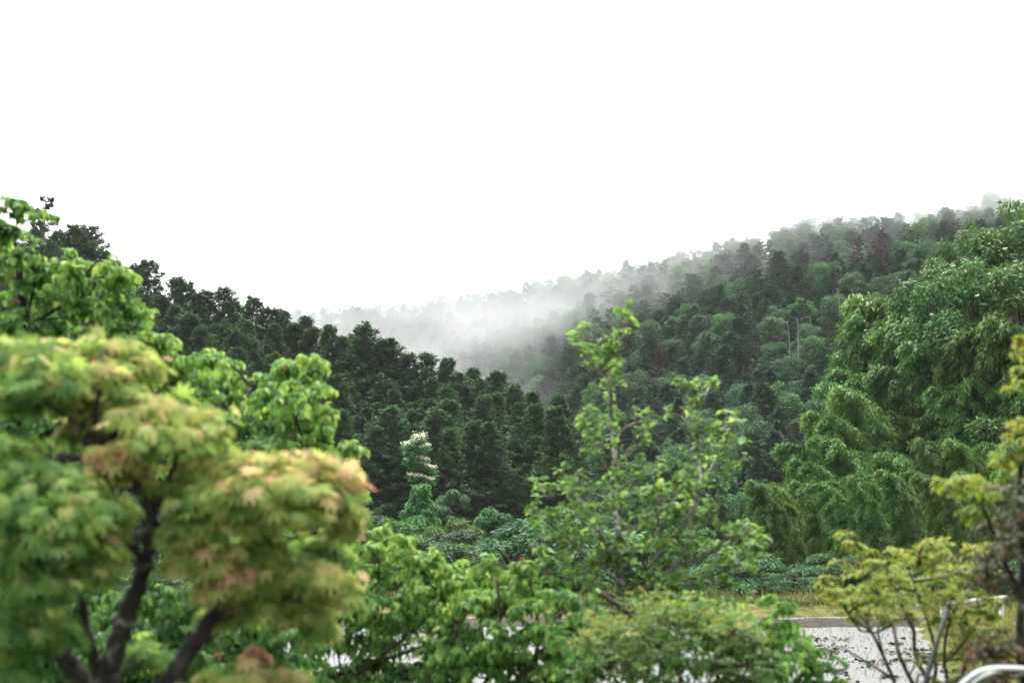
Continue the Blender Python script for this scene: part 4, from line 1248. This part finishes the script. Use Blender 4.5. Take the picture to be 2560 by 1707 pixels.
# --- fine-leaved yellow green shrub
fs = Plant(541)
D3 = 8.6
for k in range(9):
    px = 1520 + 45 * k
    fs.limb([(1690 + (px - 1690) * .3, 2060, D3), (1690 + (px - 1690) * .7, 1780, D3), (px, 1600 + 12 * abs(k - 4), D3 + fs.r.normal(0, .2))], .012, .004, 6)
for k in range(230):
    px = fs.r.uniform(1460, 1900)
    top = 1500 + ((px - 1680) / 230) ** 2 * 110
    py = top + abs(fs.r.normal(0, 100))
    if py > 1760:
        continue
    hi = py < top + 60
    c = P(px, py, D3 + fs.r.normal(0, .3))
    if k % 3 == 0:
        fs.reach(c, r0=.004)
    for q in range(3):
        fs.spray(c, rand_dir(fs.r, 1, 0, .9)[0], fs.r.uniform(.10, .22), 16, .032, .5, (.52 if hi else .26) + fs.r.normal(0, .12), droop=.0, bend=.2, rad=.0014)
fs.finish('fine_leaved_shrub', 'fine leaved yellow green shrub with orange tips below the upright tree', 'shrub', base_at(1690, D3), 'fine_leaf', DIAMOND, 'twig', smooth=False)

# --- leafy green bush to its side
lb = Plant(551)
D4 = 9.0
for lm in ([(1900, 2080, D4), (1890, 1850, D4), (1880, 1650, D4), (1870, 1540, D4)], [(1900, 1900, D4), (1990, 1720, D4), (2020, 1640, D4)], [(1890, 1850, D4), (1800, 1700, D4), (1760, 1600, D4)], [(1500, 1480, D4), (1600, 1560, D4), (1700, 1690, D4), (1760, 1800, D4), (1850, 1980, D4)]):
    lb.limb(lm, .018, .006)
for a in [(1900, 1560, 70, 40, 7, .38), (1970, 1600, 60, 40, 6, .40), (1860, 1620, 80, 40, 8, .36), (1950, 1660, 70, 40, 7, .42), (2030, 1660, 40, 30, 4, .40), (1840, 1690, 80, 40, 8, .40), (2000, 1710, 70, 36, 6, .40), (1920, 1720, 80, 36, 8, .46), (1760, 1640, 70, 40, 6, .36), (1720, 1700, 70, 36, 6, .4), (2070, 1700, 30, 16, 2, .55), (1960, 1510, 34, 24, 3, .42), (1920, 1490, 24, 18, 2, .35), (1560, 1660, 70, 40, 6, .36), (1480, 1700, 70, 36, 6, .42), (1620, 1720, 70, 36, 6, .38), (1520, 1600, 50, 40, 5, .32), (1450, 1560, 50, 40, 5, .34), (1400, 1620, 60, 40, 6, .36), (1650, 1640, 70, 40, 6, .36), (1580, 1570, 60, 40, 5, .32), (1470, 1500, 46, 36, 5, .36), (1410, 1480, 40, 30, 4, .4), (1690, 1590, 60, 40, 5, .34), (1750, 1560, 60, 36, 5, .36), (1820, 1530, 50, 30, 4, .38), (1450, 1650, 60, 40, 6, .38), (1560, 1620, 60, 40, 6, .34), (1800, 1590, 60, 36, 5, .36), (1860, 1560, 60, 36, 5, .4), (1960, 1570, 50, 30, 4, .42), (1780, 1500, 46, 30, 4, .4), (1690, 1520, 50, 30, 4, .36), (1930, 1620, 60, 36, 5, .42), (2010, 1620, 40, 26, 3, .44)]:
    lb.spray_clump(a[0], a[1], D4 + lb.r.normal(0, .2), a[2] * 1.25, a[3] * 1.1, int(a[4] * 1.8) + 1, .068, .54, a[5] + .06, per=9)
lb.finish('leafy_shrub', 'sprawling green bush beside the water around the fine leaved shrub', 'shrub', base_at(1900, D4), 'green_leaf', OVATE, 'twig')

# --- yellow green many-stemmed shrub
ys_ = Plant(561)
D5 = 9.0
stems = [
    [(2290, 2060, D5), (2270, 1800, D5), (2230, 1690, D5), (2190, 1600, D5), (2140, 1520, D5), (2090, 1480, D5)],
    [(2290, 2060, D5), (2300, 1780, D5), (2250, 1640, D5), (2230, 1560, D5), (2180, 1470, D5), (2160, 1440, D5)],
    [(2300, 2060, D5), (2330, 1760, D5), (2290, 1640, D5), (2280, 1560, D5), (2230, 1480, D5), (2190, 1410, D5), (2150, 1370, D5)],
    [(2320, 2060, D5), (2370, 1760, D5), (2360, 1650, D5), (2370, 1570, D5), (2400, 1500, D5)],
    [(2320, 2060, D5), (2390, 1740, D5), (2420, 1640, D5), (2400, 1560, D5), (2330, 1470, D5)],
    [(2310, 2060, D5), (2330, 1760, D5), (2340, 1660, D5), (2330, 1590, D5), (2300, 1500, D5), (2270, 1420, D5)],
    [(2240, 1700, D5), (2160, 1650, D5), (2110, 1620, D5)],
    [(2230, 1560, D5), (2190, 1580, D5), (2150, 1575, D5)],
    [(2380, 1640, D5), (2440, 1560, D5), (2470, 1480, D5)],
]
for k, lm in enumerate(stems):
    ys_.limb([(a, b, c + ys_.r.normal(0, .15) * (i > 1)) for i, (a, b, c) in enumerate(lm)], .017 if k < 6 else .009, .005, 7)
for a in [
        (2110, 1330, 18, 12, 3, .62), (2130, 1350, 16, 12, 3, .6), (2150, 1370, 20, 14, 4, .6), (2180, 1380, 30, 18, 6, .58), (2200, 1410, 44, 22, 9, .55), (2060, 1455, 22, 14, 4, .7), (2080, 1475, 24, 14, 4, .62), (2150, 1470, 40, 20, 8, .55), (2110, 1500, 34, 18, 6, .6), (2220, 1440, 50, 22, 10, .55),
        (2260, 1380, 34, 20, 6, .6), (2300, 1400, 44, 22, 8, .6), (2345, 1355, 30, 20, 7, .66), (2360, 1380, 24, 16, 4, .6), (2380, 1400, 34, 20, 6, .6), (2280, 1450, 54, 24, 11, .52), (2340, 1440, 50, 24, 9, .55), (2410, 1420, 34, 20, 6, .6), (2450, 1390, 30, 16, 5, .68), (2480, 1430, 30, 20, 5, .7),
        (2190, 1500, 50, 22, 8, .52), (2250, 1500, 50, 22, 8, .50), (2320, 1500, 54, 24, 9, .48), (2390, 1480, 50, 26, 9, .56), (2440, 1480, 34, 24, 6, .55), (2400, 1550, 40, 26, 6, .5), (2360, 1540, 34, 22, 5, .5), (2480, 1520, 34, 26, 5, .5), (2430, 1610, 40, 30, 6, .45), (2490, 1600, 34, 30, 5, .4), (2170, 1530, 30, 16, 4, .5), (2300, 1640, 30, 20, 3, .5), (2480, 1680, 44, 34, 6, .4), (2400, 1690, 34, 24, 4, .4), (2200, 1550, 26, 16, 3, .55), (2150, 1420, 30, 16, 4, .6), (2100, 1400, 20, 10, 2, .62), (2230, 1385, 26, 14, 4, .6), (2310, 1360, 26, 14, 4, .62), (2420, 1365, 24, 12, 3, .66), (2260, 1540, 40, 20, 5, .48), (2120, 1540, 26, 14, 3, .55), (2420, 1560, 44, 26, 6, .46), (2460, 1640, 44, 30, 6, .4), (2380, 1630, 34, 24, 4, .42), (2440, 1520, 40, 24, 6, .5), (2330, 1700, 30, 20, 3, .42), (2060, 1440, 14, 8, 2, .66), (2480, 1360, 26, 14, 4, .7)]:
    ys_.spray_clump(a[0], a[1], D5 + ys_.r.normal(0, .2), a[2] * 1.25, a[3] * 1.2, int(a[4] * 1.9) + 3, .036, .52, a[5], per=11, droop=.1)
ys_.finish('yellow_green_shrub', 'many stemmed yellow green shrub in front of the flooded paddy', 'shrub', base_at(2300, D5), 'lime_leaf', OVATE, 'twig')

# --- rusty-leaved tree at the frame edge
rs = Plant(571)
D6 = 7.0
rs.limb([down(2560, 0, D6), (2570, 1800, D6), (2550, 1600, D6), (2560, 1400, D6), (2545, 1250, D6), (2570, 1050, D6), (2590, 900, D6), (2600, 780, D6)], .024, .010)
rs.limb([(2560, 1500, D6), (2520, 1420, D6), (2480, 1320, D6), (2450, 1250, D6)], .016, .007)
rs.limb([(2550, 1300, D6), (2470, 1240, D6), (2400, 1215, D6)], .010, .005)
rs.limb([(2565, 1120, D6), (2530, 1080, D6), (2500, 1075, D6)], .010, .005)
rs.limb([(2590, 920, D6), (2555, 890, D6)], .010, .005)
for a in [(2540, 1200, 50, 50, 8, .35), (2500, 1300, 50, 50, 8, .45), (2545, 1330, 50, 60, 9, .55), (2520, 1420, 50, 50, 8, .5), (2560, 1460, 60, 60, 9, .4), (2550, 1580, 60, 60, 9, .55), (2490, 1620, 40, 50, 7, .7), (2540, 1680, 60, 50, 9, .5), (2590, 1250, 60, 70, 8, .4), (2460, 1690, 40, 30, 4, .6), (2590, 1380, 60, 70, 8, .4), (2480, 1440, 34, 40, 5, .65), (2540, 1260, 50, 50, 7, .4), (2460, 1620, 34, 40, 5, .68), (2570, 1640, 50, 50, 7, .5), (2520, 1360, 40, 50, 6, .5)]:
    rs.spray_clump(a[0] + rs.r.normal(-4, 14), a[1], D6 + rs.r.normal(0, .3), a[2] * 1.35, a[3], a[4] * 2 + 3, .042, .5, a[5] - .04, per=11, droop=.15, reach=(a[4] > 6))
e_r = rs.finish('rusty_leaved_tree', 'dark tree with rusty lower leaves and lime tips cut by the frame edge', 'tree', base_at(2560, D6), 'rust_leaf', OVATE, 'dark_bark')
rt = Plant(572)
for a in [(2350, 1205, 24, 14, 4, .62), (2385, 1200, 30, 16, 6, .6), (2420, 1215, 34, 18, 7, .55), (2450, 1200, 30, 16, 5, .6), (2460, 1235, 24, 14, 4, .5), (2410, 1280, 40, 22, 7, .42), (2440, 1260, 24, 20, 4, .45), (2510, 1135, 36, 22, 7, .6), (2545, 1085, 34, 30, 8, .62), (2560, 1050, 30, 20, 6, .68), (2500, 1150, 20, 14, 3, .6), (2550, 880, 24, 24, 5, .65), (2565, 850, 20, 20, 4, .7), (2555, 920, 20, 16, 3, .5), (2540, 960, 24, 8, 3, .5), (2570, 1130, 30, 24, 5, .55), (2540, 1180, 40, 20, 5, .45)]:
    rt.spray_clump(a[0], a[1], D6 + rt.r.normal(0, .15), a[2], a[3], a[4] + 2, .05, .52, a[5], per=9, droop=.1, reach=False)
me = rt.lv.mesh('rusty_tree_lime_foliage', M['lime_leaf'], OVATE, True)
co = np.empty(len(me.vertices) * 3, np.float32)
me.vertices.foreach_get("co", co)
me.vertices.foreach_set("co", (co.reshape(-1, 3) - base_at(2560, D6).astype(np.float32)).ravel())
o = link('foliage', me, e_r)
o['label'] = 'lime green tip foliage'

# ---------------------------------------------------------------- small built things
# slanting grey pole
D = 7.4
tb = Tubes(12)
p0, p1 = P(2372, 1512, D), P(2312, 1707, D)
p2 = p1 + (p1 - p0) * 2.6
tb.add([p0, (p0 + p1) / 2, p1, p2], .0125)
tp_ = Tubes(12)
tp_.add([p0 + (p0 - p1) * .03, p0 - (p0 - p1) * .03], .0145)
e = thing('garden_pole', 'slanting grey steel pole among the yellow green shrub stems', 'pole', tuple(p2))
for pn, t_, m_ in (('shaft', tb, 'galv'), ('end_cap', tp_, 'galv')):
    me = t_.mesh('pole_' + pn, M[m_])
    o = link(pn, me, e)
    o.location = -p2
# bent white pipe hoop
D = 5.8
tb = Tubes(12)
pts = [(2300, 2150, D), (2345, 1830, D), (2385, 1735, D), (2425, 1692, D), (2465, 1673, D), (2520, 1669, D), (2600, 1676, D), (2700, 1700, D), (2780, 1790, D), (2810, 2150, D)]
tb.add(smooth_path([P(*p) for p in pts], 8), .009)
o = link('pipe_hoop', tb.mesh('pipe_hoop', M['white_pipe']))
o['label'] = 'bent white pipe hoop crossing the bottom corner of the garden'
o['category'] = 'pipe'
tb = Tubes(12)
pts = [(2330, 2150, D + .25), (2372, 1860, D + .25), (2400, 1760, D + .25), (2432, 1712, D + .2), (2462, 1688, D + .1), (2495, 1676, D + .03)]
tb.add(smooth_path([P(*p) for p in pts], 8), .008)
o = link('pipe_hoop', tb.mesh('pipe_brace', M['white_pipe']))
o['label'] = 'thinner white pipe leaning inside the bent hoop'
o['category'] = 'pipe'

# guardrail beyond the paddy edge
a_, b_ = P(2240, 1519, 31.0), P(2720, 1474, 23.5)
e = thing('guardrail', 'white two bar guardrail beside the flooded paddy', 'guardrail', (a_[0], a_[1], .2))
org = np.array([a_[0], a_[1], .2])
for dz, rr in ((0, .044), (-.50, .038)):
    tb = Tubes(10)
    tb.add([a_ + (0, 0, dz) - org, (a_ + b_) / 2 + (0, 0, dz) - org, b_ + (0, 0, dz) - org], rr)
    link('rail', tb.mesh('guard_rail', M['white_steel']), e)
for f in (.30, .62, .94):
    q = a_ + (b_ - a_) * f
    tb = Tubes(10)
    tb.add([q + (0, .07, .03) - org, q + (0, .07, -1.0) - org], .045)
    link('post', tb.mesh('guard_post', M['white_steel']), e)
# wire fence at the foot of the bamboo
e = thing('wire_fence', 'thin wire fence on green posts at the foot of the bamboo', 'fence', (5.0, 39.6, .28))
for zz in (.25, .55):
    tb = Tubes(5)
    X = np.linspace(0, 9, 12)
    tb.add(np.stack([X, .1 * np.sin(X), zz - .03 * np.abs(np.sin(X * math.pi / 3))], 1), .007)
    link('wire', tb.mesh('fence_wire', M['galv']), e)
for x in (0, 3, 6, 9):
    tb = Tubes(6)
    tb.add([(x, .1 * math.sin(x), -.1), (x, .1 * math.sin(x), .75)], .016)
    link('post', tb.mesh('fence_post', M['culm']), e)


# ---------------------------------------------------------------- air
def box_mesh(name, lo, hi, mat):
    x0, y0, z0 = lo
    x1, y1, z1 = hi
    V = np.array([(x0, y0, z0), (x1, y0, z0), (x1, y1, z0), (x0, y1, z0), (x0, y0, z1), (x1, y0, z1), (x1, y1, z1), (x0, y1, z1)], float)
    F = [(0, 3, 2, 1), (4, 5, 6, 7), (0, 1, 5, 4), (1, 2, 6, 5), (2, 3, 7, 6), (3, 0, 4, 7)]
    return raw_mesh(name, V, np.array(F).ravel(), np.full(6, 4), mat)


m, n, l = new_mat("pale_haze")
pv = n.new("ShaderNodeVolumePrincipled")
pv.inputs['Color'].default_value = (.93, .965, 1.0, 1)
pv.inputs['Density'].default_value = .00014
o = n.new("ShaderNodeOutputMaterial")
l.new(pv.outputs[0], o.inputs['Volume'])
structure('haze', box_mesh('haze', (-2600, -2600, -1.4), (2600, 2600, 110), m), 'stuff')


def mist_mat():
    m, n, l = new_mat("drifting_mist")
    tc = n.new("ShaderNodeTexCoord")
    total = None
    for c, r, wgt in (((2, 258, 43), (64, 72, 30), .34), ((-52, 335, 48), (80, 72, 46), .23), ((30, 224, 44), (50, 50, 18), .80), ((58, 208, 50), (54, 46, 14), .66), ((-10, 205, 22), (32, 50, 26), .42), ((82, 205, 60), (44, 44, 13), .40)):
        sb = n.new("ShaderNodeVectorMath")
        sb.operation = 'SUBTRACT'
        sb.inputs[1].default_value = c
        l.new(tc.outputs['Object'], sb.inputs[0])
        dv = n.new("ShaderNodeVectorMath")
        dv.operation = 'DIVIDE'
        dv.inputs[1].default_value = r
        l.new(sb.outputs[0], dv.inputs[0])
        ln = n.new("ShaderNodeVectorMath")
        ln.operation = 'LENGTH'
        l.new(dv.outputs[0], ln.inputs[0])
        mr = n.new("ShaderNodeMapRange")
        mr.interpolation_type = 'SMOOTHSTEP'
        mr.inputs['From Min'].default_value = 1.0
        mr.inputs['From Max'].default_value = 0.0
        mr.inputs['To Min'].default_value = 0.0
        mr.inputs['To Max'].default_value = wgt
        l.new(ln.outputs['Value'], mr.inputs['Value'])
        if total is None:
            total = mr.outputs[0]
        else:
            ad = n.new("ShaderNodeMath")
            ad.operation = 'ADD'
            l.new(total, ad.inputs[0])
            l.new(mr.outputs[0], ad.inputs[1])
            total = ad.outputs[0]
    mp_ = n.new("ShaderNodeMapping")
    mp_.inputs['Rotation'].default_value = (0, math.radians(28), 0)
    mp_.inputs['Scale'].default_value = (.026, .014, .070)
    l.new(tc.outputs['Object'], mp_.inputs['Vector'])
    nz = n.new("ShaderNodeTexNoise")
    nz.inputs['Scale'].default_value = 1.0
    nz.inputs['Detail'].default_value = 4.0
    nz.inputs['Roughness'].default_value = .55
    nz.inputs['Distortion'].default_value = .5
    l.new(mp_.outputs[0], nz.inputs['Vector'])
    mr = n.new("ShaderNodeMapRange")
    mr.inputs['From Min'].default_value = .42
    mr.inputs['From Max'].default_value = .66
    mr.inputs['To Min'].default_value = .18
    mr.inputs['To Max'].default_value = 1.7
    l.new(nz.outputs['Fac'], mr.inputs['Value'])
    mu = n.new("ShaderNodeMath")
    mu.operation = 'MULTIPLY'
    l.new(total, mu.inputs[0])
    l.new(mr.outputs[0], mu.inputs[1])
    mk = n.new("ShaderNodeMath")
    mk.operation = 'MULTIPLY'
    mk.inputs[1].default_value = .028
    l.new(mu.outputs[0], mk.inputs[0])
    pv = n.new("ShaderNodeVolumePrincipled")
    pv.inputs['Color'].default_value = (.97, .985, 1.0, 1)
    l.new(mk.outputs[0], pv.inputs['Density'])
    o = n.new("ShaderNodeOutputMaterial")
    l.new(pv.outputs[0], o.inputs['Volume'])
    return m


structure('mist', box_mesh('mist', (-128, 170, 4), (96, 408, 95), mist_mat()), 'stuff')
